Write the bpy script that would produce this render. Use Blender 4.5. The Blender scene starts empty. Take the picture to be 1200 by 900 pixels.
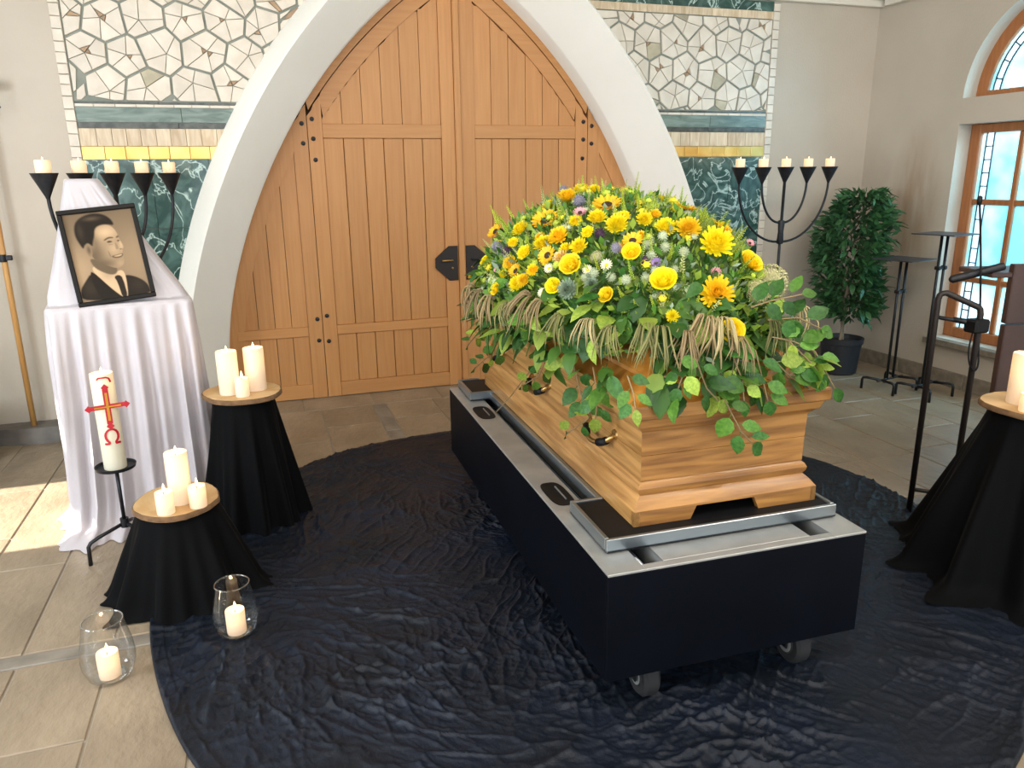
import bpy, bmesh, math, random
import numpy as np
from mathutils import Vector, Matrix, noise as mn
from math import sin, cos, pi, radians, sqrt, atan2
random.seed(7)
SC = bpy.context.scene
COL = SC.collection

# ------------------------------------------------------------------ camera
F = 888.4
PITCH, ROLL, YAW = radians(15.39), radians(-.70), radians(18.30)
CAM = Vector((0, 0, 1.6))
fw = Vector((sin(YAW)*cos(PITCH), cos(YAW)*cos(PITCH), -sin(PITCH)))
_r = Vector((cos(YAW), -sin(YAW), 0)); _u = _r.cross(fw)
rt = _r*cos(ROLL)+_u*sin(ROLL); up = -_r*sin(ROLL)+_u*cos(ROLL)
cd = bpy.data.cameras.new('camera'); cam = bpy.data.objects.new('camera', cd); COL.objects.link(cam)
cd.sensor_fit = 'HORIZONTAL'; cd.sensor_width = 36; cd.lens = F/1200*36; cd.clip_start = .05
cam.matrix_world = Matrix(((rt.x, up.x, -fw.x, CAM.x), (rt.y, up.y, -fw.y, CAM.y), (rt.z, up.z, -fw.z, CAM.z), (0, 0, 0, 1)))
SC.camera = cam
# ------------------------------------------------------------------ world, sun, window daylight and added fill lamps, exposure
SC.view_settings.view_transform = 'Standard'; SC.view_settings.look = 'None'
SC.view_settings.gamma = 1; SC.view_settings.use_curve_mapping = False
SC.view_settings.exposure = 0.0
w = bpy.data.worlds.new('sky'); SC.world = w; w.use_nodes = True
w.node_tree.nodes['Background'].inputs[0].default_value = (.70, .88, 1, 1)
w.node_tree.nodes['Background'].inputs[1].default_value = 1.5
def light(name, kind, loc, energy, color, size=None, target=None, sy=None):
    l = bpy.data.lights.new(name, kind); o = bpy.data.objects.new(name, l); COL.objects.link(o)
    o.location = loc; l.energy = energy; l.color = color
    if kind == 'AREA':
        l.size = size
        if sy: l.shape = 'RECTANGLE'; l.size_y = sy
    elif kind == 'POINT': l.shadow_soft_size = size
    if target is not None:
        d = Vector(target)-Vector(loc); o.rotation_euler = d.to_track_quat('-Z', 'Y').to_euler()
    return o
sun = light('sun', 'SUN', (-8, 4, 6), 22, (1, .93, .82), target=(-8+cos(radians(36)), 4, 6-sin(radians(36))))
sun.data.angle = radians(.6)
light('ceiling_lamp', 'AREA', (.6, .6, 3.7), 105, (1, .92, .82), 2.2, (.9, 2.2, 0), 1.6)  # added overhead fill that lifts the dim interior; no lamp known there
light('ceiling_lamp', 'AREA', (3.4, .4, 3.7), 85, (1, .92, .82), 1.6, (4.7, 4.2, .9), 1.2)  # added overhead fill, aimed to brighten the right wall
light('nave_daylight', 'AREA', (.8, -3.6, 2.1), 155, (.95, .97, 1), 7, (.8, 5, 1.2), 3.2)  # added soft fill panel across the unmodelled rear end
light('window_daylight', 'AREA', (-3.1, 2.2, 1.7), 120, (.78, .90, 1), 1.0, (3, 4, 1.1), 1.9)  # daylight from the unseen left windows
light('window_daylight', 'AREA', (-3.1, -.4, 1.9), 120, (.92, .95, 1), 1.0, (4.9, 4, 1.4), 1.9)  # added fill between the left windows, brightens the right wall
light('window_daylight', 'AREA', (6.7, 2.5, 2.7), 420, (.55, .80, 1), 1.8, (4.95, 4.3, 1.0), 1.8)  # sky light for the right window, placed outside and out of view

# ------------------------------------------------------------------ pixel helpers (1200 x 900 frame)
def ray(x, y): return (fw*F+rt*(x-600)-up*(y-450)).normalized()
def zp(x, y, z=0): d = ray(x, y); return CAM+d*((z-CAM.z)/d.z)
def yp(x, y, Y): d = ray(x, y); return CAM+d*(Y/d.y)
def xp(x, y, X): d = ray(x, y); return CAM+d*(X/d.x)
_h = Vector((fw.x, fw.y, 0)).normalized()
def atd(x, y, p): d = ray(x, y); return CAM+d*((Vector(p)-CAM).dot(_h)/d.dot(_h))

# ------------------------------------------------------------------ mesh builder
def ident(p): return p
class MB:
    def __init__(s): s.v = []; s.f = []; s.m = []; s.mi = 0
    def add(s, vs, fs):
        k = len(s.v); s.v += [tuple(p) for p in vs]
        s.f += [tuple(i+k for i in f) for f in fs]; s.m += [s.mi]*len(fs); return s
    def box(s, a, b, T=ident):
        (x0, y0, z0), (x1, y1, z1) = a, b
        vs = [(x0,y0,z0),(x1,y0,z0),(x1,y1,z0),(x0,y1,z0),(x0,y0,z1),(x1,y0,z1),(x1,y1,z1),(x0,y1,z1)]
        return s.add([T(Vector(p)) for p in vs], [(0,3,2,1),(4,5,6,7),(0,1,5,4),(1,2,6,5),(2,3,7,6),(3,0,4,7)])
    def bbox(s, a, b, e=.004, T=ident):     # box with chamfered edges
        (x0, y0, z0), (x1, y1, z1) = a, b
        e = min(e, (x1-x0)*.45, (y1-y0)*.45, (z1-z0)*.45)
        bm = bmesh.new(); bmesh.ops.create_cube(bm, size=1)
        for v in bm.verts: v.co = Vector(((x0+x1)/2+v.co.x*(x1-x0), (y0+y1)/2+v.co.y*(y1-y0), (z0+z1)/2+v.co.z*(z1-z0)))
        bmesh.ops.bevel(bm, geom=bm.edges[:], offset=e, segments=1, affect='EDGES')
        bm.verts.ensure_lookup_table(); bm.verts.index_update()
        s.add([T(v.co.copy()) for v in bm.verts], [[v.index for v in f.verts] for f in bm.faces]); bm.free(); return s
    def lathe(s, prof, n=32, c=(0, 0, 0), T=ident, ell=(1, 1)):
        vs = []; fs = []
        for r, z in prof:
            for k in range(n):
                a = 2*pi*k/n; vs.append(T(Vector((c[0]+r*cos(a)*ell[0], c[1]+r*sin(a)*ell[1], c[2]+z))))
        for i in range(len(prof)-1):
            for k in range(n): fs.append((i*n+k, i*n+(k+1) % n, (i+1)*n+(k+1) % n, (i+1)*n+k))
        if prof[0][0] > 1e-6: fs.append(tuple(range(n))[::-1])
        if prof[-1][0] > 1e-6: fs.append(tuple((len(prof)-1)*n+k for k in range(n)))
        return s.add(vs, fs)
    def tube(s, path, r, n=8, cap=True, T=ident):
        P = [Vector(p) for p in path]; R = r if isinstance(r, (list, tuple)) else [r]*len(P)
        vs = []; fs = []; nrm = None
        for i, p in enumerate(P):
            t = (P[min(i+1, len(P)-1)]-P[max(i-1, 0)]).normalized()
            if nrm is None: nrm = t.orthogonal().normalized()
            nrm = (nrm-t*nrm.dot(t)).normalized(); b = t.cross(nrm)
            for k in range(n): a = 2*pi*k/n; vs.append(T(p+(nrm*cos(a)+b*sin(a))*R[i]))
        for i in range(len(P)-1):
            for k in range(n): fs.append((i*n+k, i*n+(k+1) % n, (i+1)*n+(k+1) % n, (i+1)*n+k))
        if cap: fs += [tuple(range(n))[::-1], tuple((len(P)-1)*n+k for k in range(n))]
        return s.add(vs, fs)
    def prism(s, pts, y0, y1, T=ident, e=0):   # polygon in (x,z) extruded along y; y0 is the front, e = front chamfer
        n = len(pts)
        c = (sum(p[0] for p in pts)/n, sum(p[1] for p in pts)/n)
        if e:
            def sh(p):
                d = sqrt((p[0]-c[0])**2+(p[1]-c[1])**2) or 1; k = max(0, 1-e*1.3/d); return (c[0]+(p[0]-c[0])*k, c[1]+(p[1]-c[1])*k)
            sg = 1 if y1 > y0 else -1
            rows = [[(x, y0, z) for x, z in map(sh, pts)], [(x, y0+sg*e, z) for x, z in pts], [(x, y1, z) for x, z in pts]]
        else: rows = [[(x, y0, z) for x, z in pts], [(x, y1, z) for x, z in pts]]
        vs = [T(Vector(p)) for r in rows for p in r]; fs = [tuple(range(n))]
        for i in range(len(rows)-1):
            for k in range(n): fs.append((i*n+k, (i+1)*n+k, (i+1)*n+(k+1) % n, i*n+(k+1) % n))
        fs.append(tuple((len(rows)-1)*n+k for k in range(n))[::-1])
        return s.add(vs, fs)
    def grid(s, rows, closed=False):
        n = len(rows[0]); vs = [p for r in rows for p in r]; fs = []
        for i in range(len(rows)-1):
            for k in range(n if closed else n-1): fs.append((i*n+k, i*n+(k+1) % n, (i+1)*n+(k+1) % n, (i+1)*n+k))
        return s.add(vs, fs)
    def mesh(s, name, mats, smooth=False, recalc=True):
        me = bpy.data.meshes.new(name); me.from_pydata(s.v, [], s.f)
        for m in (mats if isinstance(mats, (list, tuple)) else [mats]): me.materials.append(m)
        me.polygons.foreach_set('material_index', s.m)
        if recalc:
            bm = bmesh.new(); bm.from_mesh(me); bmesh.ops.recalc_face_normals(bm, faces=bm.faces[:]); bm.to_mesh(me); bm.free()
        if smooth is not False:
            me.polygons.foreach_set('use_smooth', [True]*len(me.polygons))
            if smooth is not True: me.set_sharp_from_angle(angle=radians(smooth))
        me.update(); return me
    def build(s, name, mats, parent=None, loc=None, smooth=False, recalc=True):
        return link(name, s.mesh(name, mats, smooth, recalc), parent, loc)
def link(name, me, parent=None, loc=None, rot=None, scale=None):
    o = bpy.data.objects.new(name, me); COL.objects.link(o)
    if parent is not None: o.parent = parent
    if loc is not None: o.location = loc
    if rot is not None: o.rotation_euler = rot
    if scale is not None: o.scale = (scale,)*3 if not hasattr(scale, '__len__') else scale
    return o
def tag(o, label=None, cat=None, group=None, kind=None):
    for k, v in (('label', label), ('category', cat), ('group', group), ('kind', kind)):
        if v: o[k] = v
    return o
def empty(name, loc, label, cat, group=None, rz=0):
    o = link(name, None, None, loc, (0, 0, rz)); o.empty_display_size = .1; return tag(o, label, cat, group)

# ------------------------------------------------------------------ materials
def lin(h):
    c = [int(h[i:i+2], 16)/255 for i in (1, 3, 5)] if isinstance(h, str) else h
    return tuple((x/12.92 if x <= .04045 else ((x+.055)/1.055)**2.4) for x in c)+(1,) if isinstance(h, str) else tuple(c)+(1,)
def mat(name, col, rough=.6, metal=0, col2=None, nscale=5, stretch=(1, 1, 1), detail=4, bump=0, bscale=None, rand=0, sheen=0,
        spec=.5, coat=0, contrast=(.35, .65), trans=0, sss=0, dist=0):
    m = bpy.data.materials.new(name); m.use_nodes = True; nt = m.node_tree; N = nt.nodes; L = nt.links
    b = N['Principled BSDF']; b.inputs['Roughness'].default_value = rough; b.inputs['Metallic'].default_value = metal
    b.inputs['Base Color'].default_value = lin(col); b.inputs['Specular IOR Level'].default_value = spec
    if sheen: b.inputs['Sheen Weight'].default_value = sheen; b.inputs['Sheen Roughness'].default_value = .4
    if coat: b.inputs['Coat Weight'].default_value = coat; b.inputs['Coat Roughness'].default_value = .15
    if col2 or bump:
        tc = N.new('ShaderNodeTexCoord'); mp = N.new('ShaderNodeMapping'); mp.inputs['Scale'].default_value = stretch
        L.new(tc.outputs['Object'], mp.inputs['Vector'])
        src = mp.outputs['Vector']
        if rand:
            oi = N.new('ShaderNodeObjectInfo'); ad = N.new('ShaderNodeVectorMath'); ad.operation = 'ADD'
            ml = N.new('ShaderNodeMath'); ml.operation = 'MULTIPLY'; ml.inputs[1].default_value = 37
            L.new(oi.outputs['Random'], ml.inputs[0]); L.new(src, ad.inputs[0]); L.new(ml.outputs[0], ad.inputs[1]); src = ad.outputs[0]
    out = None
    if col2:
        t = N.new('ShaderNodeTexNoise'); t.inputs['Scale'].default_value = nscale; t.inputs['Detail'].default_value = detail
        t.inputs['Distortion'].default_value = dist; L.new(src, t.inputs['Vector'])
        r = N.new('ShaderNodeValToRGB'); r.color_ramp.elements[0].position = contrast[0]; r.color_ramp.elements[1].position = contrast[1]
        r.color_ramp.elements[0].color = lin(col); r.color_ramp.elements[1].color = lin(col2)
        L.new(t.outputs['Fac'], r.inputs['Fac']); out = r.outputs['Color']
    if rand:
        oi = N.new('ShaderNodeObjectInfo'); hs = N.new('ShaderNodeHueSaturation')
        mr = N.new('ShaderNodeMapRange'); mr.inputs['To Min'].default_value = 1-rand; mr.inputs['To Max'].default_value = 1+rand
        L.new(oi.outputs['Random'], mr.inputs['Value']); L.new(mr.outputs[0], hs.inputs['Value'])
        if out: L.new(out, hs.inputs['Color'])
        else: hs.inputs['Color'].default_value = lin(col)
        out = hs.outputs['Color']
    if out: L.new(out, b.inputs['Base Color'])
    if bump:
        t = N.new('ShaderNodeTexNoise'); t.inputs['Scale'].default_value = bscale or nscale; t.inputs['Detail'].default_value = 6
        L.new(src, t.inputs['Vector']); bp = N.new('ShaderNodeBump'); bp.inputs['Strength'].default_value = bump; bp.inputs['Distance'].default_value = .02
        L.new(t.outputs['Fac'], bp.inputs['Height']); L.new(bp.outputs[0], b.inputs['Normal'])
    if trans:
        tr = N.new('ShaderNodeBsdfTranslucent'); mx = N.new('ShaderNodeMixShader'); mx.inputs[0].default_value = trans
        if out: L.new(out, tr.inputs[0])
        else: tr.inputs[0].default_value = lin(col)
        L.new(b.outputs[0], mx.inputs[1]); L.new(tr.outputs[0], mx.inputs[2]); L.new(mx.outputs[0], N['Material Output'].inputs[0])
    return m
def glow(name, col, strength):
    m = bpy.data.materials.new(name); m.use_nodes = True; N = m.node_tree.nodes; N.clear()
    e = N.new('ShaderNodeEmission'); e.inputs[0].default_value = lin(col); e.inputs[1].default_value = strength
    o = N.new('ShaderNodeOutputMaterial'); m.node_tree.links.new(e.outputs[0], o.inputs[0]); return m
def clear_glass(name, tint=(1, 1, 1), fres=.12):
    m = bpy.data.materials.new(name); m.use_nodes = True; nt = m.node_tree; N = nt.nodes; N.clear(); L = nt.links
    t = N.new('ShaderNodeBsdfTransparent'); t.inputs[0].default_value = (*tint, 1)
    g = N.new('ShaderNodeBsdfGlossy'); g.inputs['Roughness'].default_value = .03
    fr = N.new('ShaderNodeLayerWeight'); fr.inputs[0].default_value = fres
    mx = N.new('ShaderNodeMixShader'); L.new(fr.outputs['Facing'], mx.inputs[0]); L.new(t.outputs[0], mx.inputs[1]); L.new(g.outputs[0], mx.inputs[2])
    o = N.new('ShaderNodeOutputMaterial'); L.new(mx.outputs[0], o.inputs[0]); return m
def frosted(name, c1, c2, scale):
    m = bpy.data.materials.new(name); m.use_nodes = True; nt = m.node_tree; N = nt.nodes; N.clear(); L = nt.links
    tc = N.new('ShaderNodeTexCoord'); n = N.new('ShaderNodeTexNoise'); n.inputs['Scale'].default_value = scale; n.inputs['Detail'].default_value = 7
    L.new(tc.outputs['Object'], n.inputs['Vector'])
    r = N.new('ShaderNodeValToRGB'); r.color_ramp.elements[0].position = .38; r.color_ramp.elements[1].position = .62
    r.color_ramp.elements[0].color = lin(c1); r.color_ramp.elements[1].color = lin(c2); L.new(n.outputs[0], r.inputs[0])
    t = N.new('ShaderNodeBsdfTransparent'); L.new(r.outputs[0], t.inputs[0])
    tl = N.new('ShaderNodeBsdfTranslucent'); L.new(r.outputs[0], tl.inputs[0])
    mx = N.new('ShaderNodeMixShader'); mx.inputs[0].default_value = .3; L.new(t.outputs[0], mx.inputs[1]); L.new(tl.outputs[0], mx.inputs[2])
    o = N.new('ShaderNodeOutputMaterial'); L.new(mx.outputs[0], o.inputs[0]); return m

PLASTER = mat('plaster', '#b5aa9b', .9, col2='#beb3a4', nscale=1.4, bump=.12, bscale=60)
ARCHW = mat('arch_plaster', '#ebe8df', .8, col2='#f0ede4', nscale=2, bump=.08, bscale=50)
WHITE = mat('white_paint', '#d8d2c6', .8)
DOORW = mat('door_larch', '#b57c46', .5, col2='#bc854e', nscale=5, stretch=(12, 12, .5), rand=.05, bump=.03, bscale=30)
DOORH = mat('door_rail', '#b57c46', .5, col2='#bc854e', nscale=5, stretch=(.5, 9, 9), rand=.05)
GAP = mat('joint_dark', '#4a2f1a', .9)
IRON = mat('black_iron', '#1d1d20', .45, metal=.5, col2='#2a2a2d', nscale=30)
IRONB = mat('brown_iron', '#2c2522', .5, metal=.4)
STONE = mat('floor_stone', '#7c6d5a', .40, col2='#978670', nscale=2.6, stretch=(1.7, 1, 1), detail=10, rand=.05, bump=.4, bscale=16, contrast=(.3, .7))
STRIP = mat('floor_strip', '#6c645a', .5, col2='#8a8175', nscale=9, stretch=(1, 1, 1), rand=.05, bump=.2)
GROUT = mat('grout', '#9a8f80', .9)
SKIRT = mat('skirting_stone', '#6f6658', .6, col2='#857b6c', nscale=18, bump=.1, rand=.04)
PLINTH = mat('plinth_stone', '#5f5a55', .6, col2='#77716a', nscale=8, bump=.1)
MARBLE = mat('cream_marble', '#cbbfae', .45, col2='#d8cdbd', nscale=9, rand=.07)
MARBLE2 = mat('olive_marble', '#9c927a', .5, col2='#b5aa90', nscale=12, rand=.08)
MARBLE3 = mat('rust_marble', '#96785a', .5, col2='#aa8c6c', nscale=12, rand=.08)
MGROUT = mat('mosaic_grout', '#8d8f84', .9, col2='#7c8076', nscale=12)
GREEN = mat('green_marble', '#2b4640', .2, col2='#5b7870', nscale=6, detail=12, contrast=(.42, .80), rand=.12, dist=2.2)
def add_veins(m, col, scale):
    nt = m.node_tree; N = nt.nodes; L = nt.links; bs = N['Principled BSDF']; src = bs.inputs['Base Color'].links[0].from_socket
    tc = N.new('ShaderNodeTexCoord'); oi = N.new('ShaderNodeObjectInfo'); ad = N.new('ShaderNodeVectorMath'); ad.operation = 'ADD'; L.new(tc.outputs['Object'], ad.inputs[0]); L.new(oi.outputs['Location'], ad.inputs[1])
    n = N.new('ShaderNodeTexNoise'); n.inputs['Scale'].default_value = scale; n.inputs['Detail'].default_value = 5; n.inputs['Distortion'].default_value = 1.2; L.new(ad.outputs[0], n.inputs['Vector'])
    r = N.new('ShaderNodeValToRGB'); e = r.color_ramp.elements; e[0].position = .478; e[0].color = (0, 0, 0, 1); e[1].position = .522; e[1].color = (0, 0, 0, 1); k = e.new(.5); k.color = (1, 1, 1, 1)
    L.new(n.outputs['Fac'], r.inputs[0]); mx = N.new('ShaderNodeMix'); mx.data_type = 'RGBA'; L.new(r.outputs[0], mx.inputs[0]); L.new(src, mx.inputs[6]); mx.inputs[7].default_value = lin(col); L.new(mx.outputs[2], bs.inputs['Base Color'])
add_veins(GREEN, '#b4c8bf', 5)
GREENL = mat('pale_green_marble', '#54655b', .3, col2='#7c8a80', nscale=6, stretch=(1, 1, 5), detail=8, rand=.1, dist=1)
DARKM = mat('dark_marble', '#34362f', .3, col2='#57584f', nscale=25, rand=.1)
ONYX = mat('onyx', '#b89f7f', .4, col2='#d4c2a6', nscale=7, stretch=(4, 4, .7), rand=.1, dist=.8)
GOLD = mat('gold_tile', '#cfa052', .3, metal=.75, col2='#e3bd72', nscale=6, rand=.12)
WFRAME = mat('window_wood', '#9a5f35', .5, col2='#a96c3f', nscale=7, stretch=(6, 6, .6))
LEAD = mat('lead', '#22272a', .6)
PANE = frosted('frosted_glass', '#b4e2ea', '#f2fdff', 2.2)
PANEW = frosted('white_glass', '#e8fbff', '#ffffff', 4)
CLOTH = mat('crumpled_black_cloth', '#0a1019', .5, col2='#0e1624', nscale=3, spec=.30, bump=.15, bscale=120)
VELVET = mat('black_velvet', '#030304', .8, sheen=.015, spec=.1)
SATIN = mat('white_satin', '#b4acaf', .36, col2='#beb6b8', nscale=3, spec=.7, sheen=.15, bump=.05, bscale=120)
WAX = mat('wax', '#f1e6d4', .45, trans=.4)
WAXG = mat('ivory_wax', '#e6e0cb', .45, trans=.25)
FLAME = glow('flame', '#ffd9a0', 9)
WICK = mat('wick', '#201810', .9)
SLICE = mat('wood_slice', '#b8935f', .6, col2='#d2b285', nscale=4, rand=.05, dist=1.5)
BARK = mat('bark', '#5a4028', .9, col2='#7a5a3a', nscale=25, bump=.4)
COFS = mat('coffin_oak_side', '#8f6332', .36, col2='#c29256', nscale=3.6, stretch=(11, .8, 11), detail=8, rand=.04, coat=.25, bump=.04, bscale=14, dist=.5)  # lighter than the ends: light from the left painted into the oak
COFE = mat('coffin_oak_end', '#774d24', .36, col2='#a9773d', nscale=3.6, stretch=(.8, 11, 11), detail=8, rand=.04, coat=.25, bump=.04, bscale=14, dist=.5)  # same oak in a darker tone, shade of the front painted in
ALU = mat('brushed_steel', '#a0a19f', .42, metal=.55, col2='#b4b4b0', nscale=4, stretch=(2, 2, 2))
ALUB = mat('aluminium_edge', '#9aa2a8', .3, metal=.9)
BLACKP = mat('black_panel', '#05070d', .5, col2='#070a12', nscale=5, spec=.08)
BLACKM = mat('black_matte', '#08080a', .6, spec=.3)
RUBBER = mat('rubber', '#1a1a1b', .8)
BRASS = mat('brass', '#b08d57', .3, metal=.9)
POTM = mat('pot_plastic', '#1b1e24', .5)
SOIL = mat('soil', '#2a2119', .95)
LEAFD = mat('ficus_leaf', '#2c5230', .4, col2='#3f6b3d', nscale=6, rand=.25, trans=.12)
TRUNK = mat('trunk', '#8a7a66', .8)
STAFFW = mat('staff_wood', '#b58247', .5, col2='#c29455', nscale=6, stretch=(8, 8, .6))
LEATHER = mat('dark_brown_board', '#3a2722', .45, col2='#432d27', nscale=6)
RED = mat('red_wax', '#b3182a', .4)
FRAMEB = mat('frame_black', '#14100d', .5, spec=.2)
VGLASS = clear_glass('vase_glass', (.97, .985, .985), .22)
VGLASSR = clear_glass('vase_rim', (.92, .96, .96), .5)

# ================================================================== SETTING
XW, YW, YD = 4.95, 5.40, 5.67       # right wall, back wall, door plane
XL, YR, ZC = -3.2, -3.6, 3.8        # left wall, open nave end, ceiling
CX = 1.46                           # arch axis
_z = np.array([0, .23, .63, 1.08, 1.43, 1.55, 1.9, 2.09, 2.3, 2.56, 2.77, 2.95, 3.07])
_hw = np.array([1.71, 1.712, 1.685, 1.575, 1.43, 1.365, 1.19, 1.06, .90, .66, .42, .17, 0])
_pf = np.polyfit(_z, _hw, 5)
def hw(z): return max(0.0, float(np.polyval(_pf, z))) if z < 3.2 else 0.0
def hw_raw(z): return float(np.polyval(_pf, z))
def arch_curve(d, n=48, zmax=3.6):
    """left half outline offset outward by d, resampled to n points from the floor to the axis"""
    pts = []
    for i in range(260):
        z = zmax*i/259
        if z > 3.07: s = (hw_raw(3.07)-hw_raw(3.0))/.07; h = hw_raw(3.07)+s*(z-3.07)
        else: h = hw_raw(z); s = (hw_raw(z+.01)-hw_raw(z-.01))/.02
        l = sqrt(1+s*s); x = -(h)-d/l; zz = z-d*s/l
        if i == 0: zz = 0
        if x > 0:
            px, pz = pts[-1]; t = -px/(x-px); pts.append((0, pz+(zz-pz)*t)); break
        pts.append((x, max(zz, 0)))
    a = np.array(pts); L = np.r_[0, np.cumsum(np.hypot(*np.diff(a, axis=0).T))]; q = np.linspace(0, L[-1], n)
    return [(float(np.interp(t, L, a[:, 0])), float(np.interp(t, L, a[:, 1]))) for t in q]
OUT = arch_curve(.35, 80)
_oz = [p[1] for p in OUT]; _ox = [-p[0] for p in OUT]
def out_half(z): return float(np.interp(z, _oz, _ox)) if z < _oz[-1] else 0.0

# --- floor -----------------------------------------------------------------
fl = MB().box((XL, YR, -.12), (XW, 6.0, -.006)).build('floor', GROUT); tag(fl, kind='structure')
def tile(x0, x1, y0, y1, m, nm, z1=0.0):
    MB().bbox((-(x1-x0)/2, -(y1-y0)/2, -.03), ((x1-x0)/2, (y1-y0)/2, 0), .0035).build(nm, m, fl, ((x0+x1)/2, (y0+y1)/2, z1+random.uniform(-.0007, .0007)))
g = .0035
def in_cloth(x0, x1, y0, y1): return all((x-1.22)**2+(y-2.82)**2 < 1.5**2 for x in (x0, x1) for y in (y0, y1))
def field(xa, xb, ya, yb, wd, off):
    xs = xa; k = 0
    nx = max(1, round((xb-xa)/wd)); wd = (xb-xa)/nx
    for i in range(nx):
        x0 = xa+i*wd; y = ya; first = True
        while y < yb-.05:
            ln = random.choice((.62, .78, .95, 1.1))*(random.uniform(.35, 1) if first else 1); first = False
            y1 = min(yb, y+ln)
            if yb-y1 < .22: y1 = yb
            if not in_cloth(x0, x0+wd, y, y1): tile(x0+g, x0+wd-g, y+g, y1-g, STONE, 'paving_slab')
            y = y1
for xa, xb, wd in ((-2.09, -.03, .295), (-.03, .69, .36), (.79, 2.85, .34), (2.85, XW-.02, .35)):
    field(xa, xb, .9, 2.66, wd, 0); field(xa, xb, 2.74, 5.35, wd*1.0 if xa < -1 else wd, 0)
y = 2.66; x = -2.09
while x < XW-.3:
    if not in_cloth(x, x+.9, 2.66, 2.74): tile(x+g, min(x+.9, XW-.02)-g, 2.66+g, 2.74-g, STRIP, 'stone_strip')
    x += .9
for y0 in (2.74, 3.4, 4.06, 4.72):
    if not in_cloth(.69, .79, y0, y0+.66): tile(.69+g, .79-g, y0+g, min(y0+.66, 5.35)-g, STRIP, 'stone_strip')
for y0 in (5.35,):      # threshold slabs in the archway
    for k in range(7): tile(-.28+k*.5+g, -.28+(k+1)*.5-g, y0+g, 5.72, STONE, 'paving_slab')

# --- back wall with arched opening -----------------------------------------
wb = MB()
zs = sorted(set([i*.05 for i in range(77)]+[_oz[-1]]))
for a, b in zip(zs[:-1], zs[1:]):
    ha, hb = out_half(a), out_half(b)
    if ha <= 0 and hb <= 0: wb.add([(XL, YW, a), (XW, YW, a), (XW, YW, b), (XL, YW, b)], [(0, 1, 2, 3)]); continue
    wb.add([(XL, YW, a), (CX-ha, YW, a), (CX-hb, YW, b), (XL, YW, b)], [(0, 1, 2, 3)])
    wb.add([(CX+ha, YW, a), (XW, YW, a), (XW, YW, b), (CX+hb, YW, b)], [(0, 1, 2, 3)])
wall_back = wb.build('wall_back', PLASTER, recalc=False); tag(wall_back, kind='structure')
sd = wall_back.modifiers.new('thick', 'SOLIDIFY'); sd.thickness = .4; sd.offset = -1
# arch surround: reveal, splay, ridge and outer slope
prof = [(0.0, 5.74), (0.0, 5.49), (.012, 5.475), (.222, 5.165), (.232, 5.155), (.245, 5.165), (.36, 5.42)]
curves = [arch_curve(d, 60) for d, _ in prof]
rows = []
for (d, Y), c in zip(prof, curves):
    rows.append([(CX+x, Y, z) for x, z in c]+[(CX-x, Y, z) for x, z in c[-2::-1]])
ar = MB().grid(rows).build('arch_surround', ARCHW, wall_back, smooth=40)
# skirting along the plain right part of the back wall
for k in range(2):
    x0 = 3.99+k*.47
    MB().bbox((x0+.002, YW-.03, 0), (min(x0+.47, XW-.03)-.002, YW, .12)).build('skirting_slab', SKIRT, wall_back)
# cornice
tag(MB().bbox((CX+out_half(2.85)-.15, YW-.05, 2.86), (XW, YW+.02, 2.91)).bbox((CX+out_half(2.9)-.15, YW-.09, 2.91), (XW, YW+.02, 2.96)).build('trim_1', WHITE), kind='structure')
tag(MB().bbox((XL, YW-.05, 2.86), (CX-out_half(2.85)+.15, YW+.02, 2.91)).bbox((XL, YW-.09, 2.91), (CX-out_half(2.9)+.15, YW+.02, 2.96)).build('trim_2', WHITE), kind='structure')
tag(MB().bbox((XW-.05, YR, 2.86), (XW+.02, YW-.09, 2.91)).bbox((XW-.09, YR, 2.91), (XW+.02, YW-.09, 2.96)).build('trim_3', WHITE), kind='structure')
tag(MB().box((XL-.3, YR, ZC), (XW+.4, 6.1, ZC+.1)).build('ceiling', WHITE), kind='structure')

# --- mosaic ------------------------------------------------------------------
def clip(poly, p, n):       # keep side where (q-p).n >= 0
    o = []
    for i, a in enumerate(poly):
        b = poly[(i+1) % len(poly)]
        da = (a[0]-p[0])*n[0]+(a[1]-p[1])*n[1]; db = (b[0]-p[0])*n[0]+(b[1]-p[1])*n[1]
        if da >= 0: o.append(a)
        if (da >= 0) != (db >= 0): t = da/(da-db); o.append((a[0]+(b[0]-a[0])*t, a[1]+(b[1]-a[1])*t))
    return o
def inset(poly, d):
    c = (sum(p[0] for p in poly)/len(poly), sum(p[1] for p in poly)/len(poly)); o = poly
    for i, a in enumerate(poly):
        b = poly[(i+1) % len(poly)]; e = (b[0]-a[0], b[1]-a[1]); l = sqrt(e[0]**2+e[1]**2)
        if l < 1e-6: continue
        n = (-e[1]/l, e[0]/l)
        if (c[0]-a[0])*n[0]+(c[1]-a[1])*n[1] < 0: n = (-n[0], -n[1])
        o = clip(o, (a[0]+n[0]*d, a[1]+n[1]*d), n)
        if len(o) < 3: return []
    return o
def area(p): return abs(sum(p[i][0]*p[(i+1) % len(p)][1]-p[(i+1) % len(p)][0]*p[i][1] for i in range(len(p))))/2
def arch_clip(poly, s):     # keep outside the arch on side s (-1 left, 1 right)
    c = (sum(p[0] for p in poly)/len(poly), sum(p[1] for p in poly)/len(poly))
    k = min(range(1, 79), key=lambda i: (CX+s*_ox[i]-c[0])**2+(_oz[i]-c[1])**2)
    t = (s*(_ox[k+1]-_ox[k-1]), _oz[k+1]-_oz[k-1]); l = sqrt(t[0]**2+t[1]**2)
    n = (t[1]/l*s, -t[0]/l*s)
    return clip(poly, (CX+s*(_ox[k]-.03), _oz[k]), n)
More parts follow.
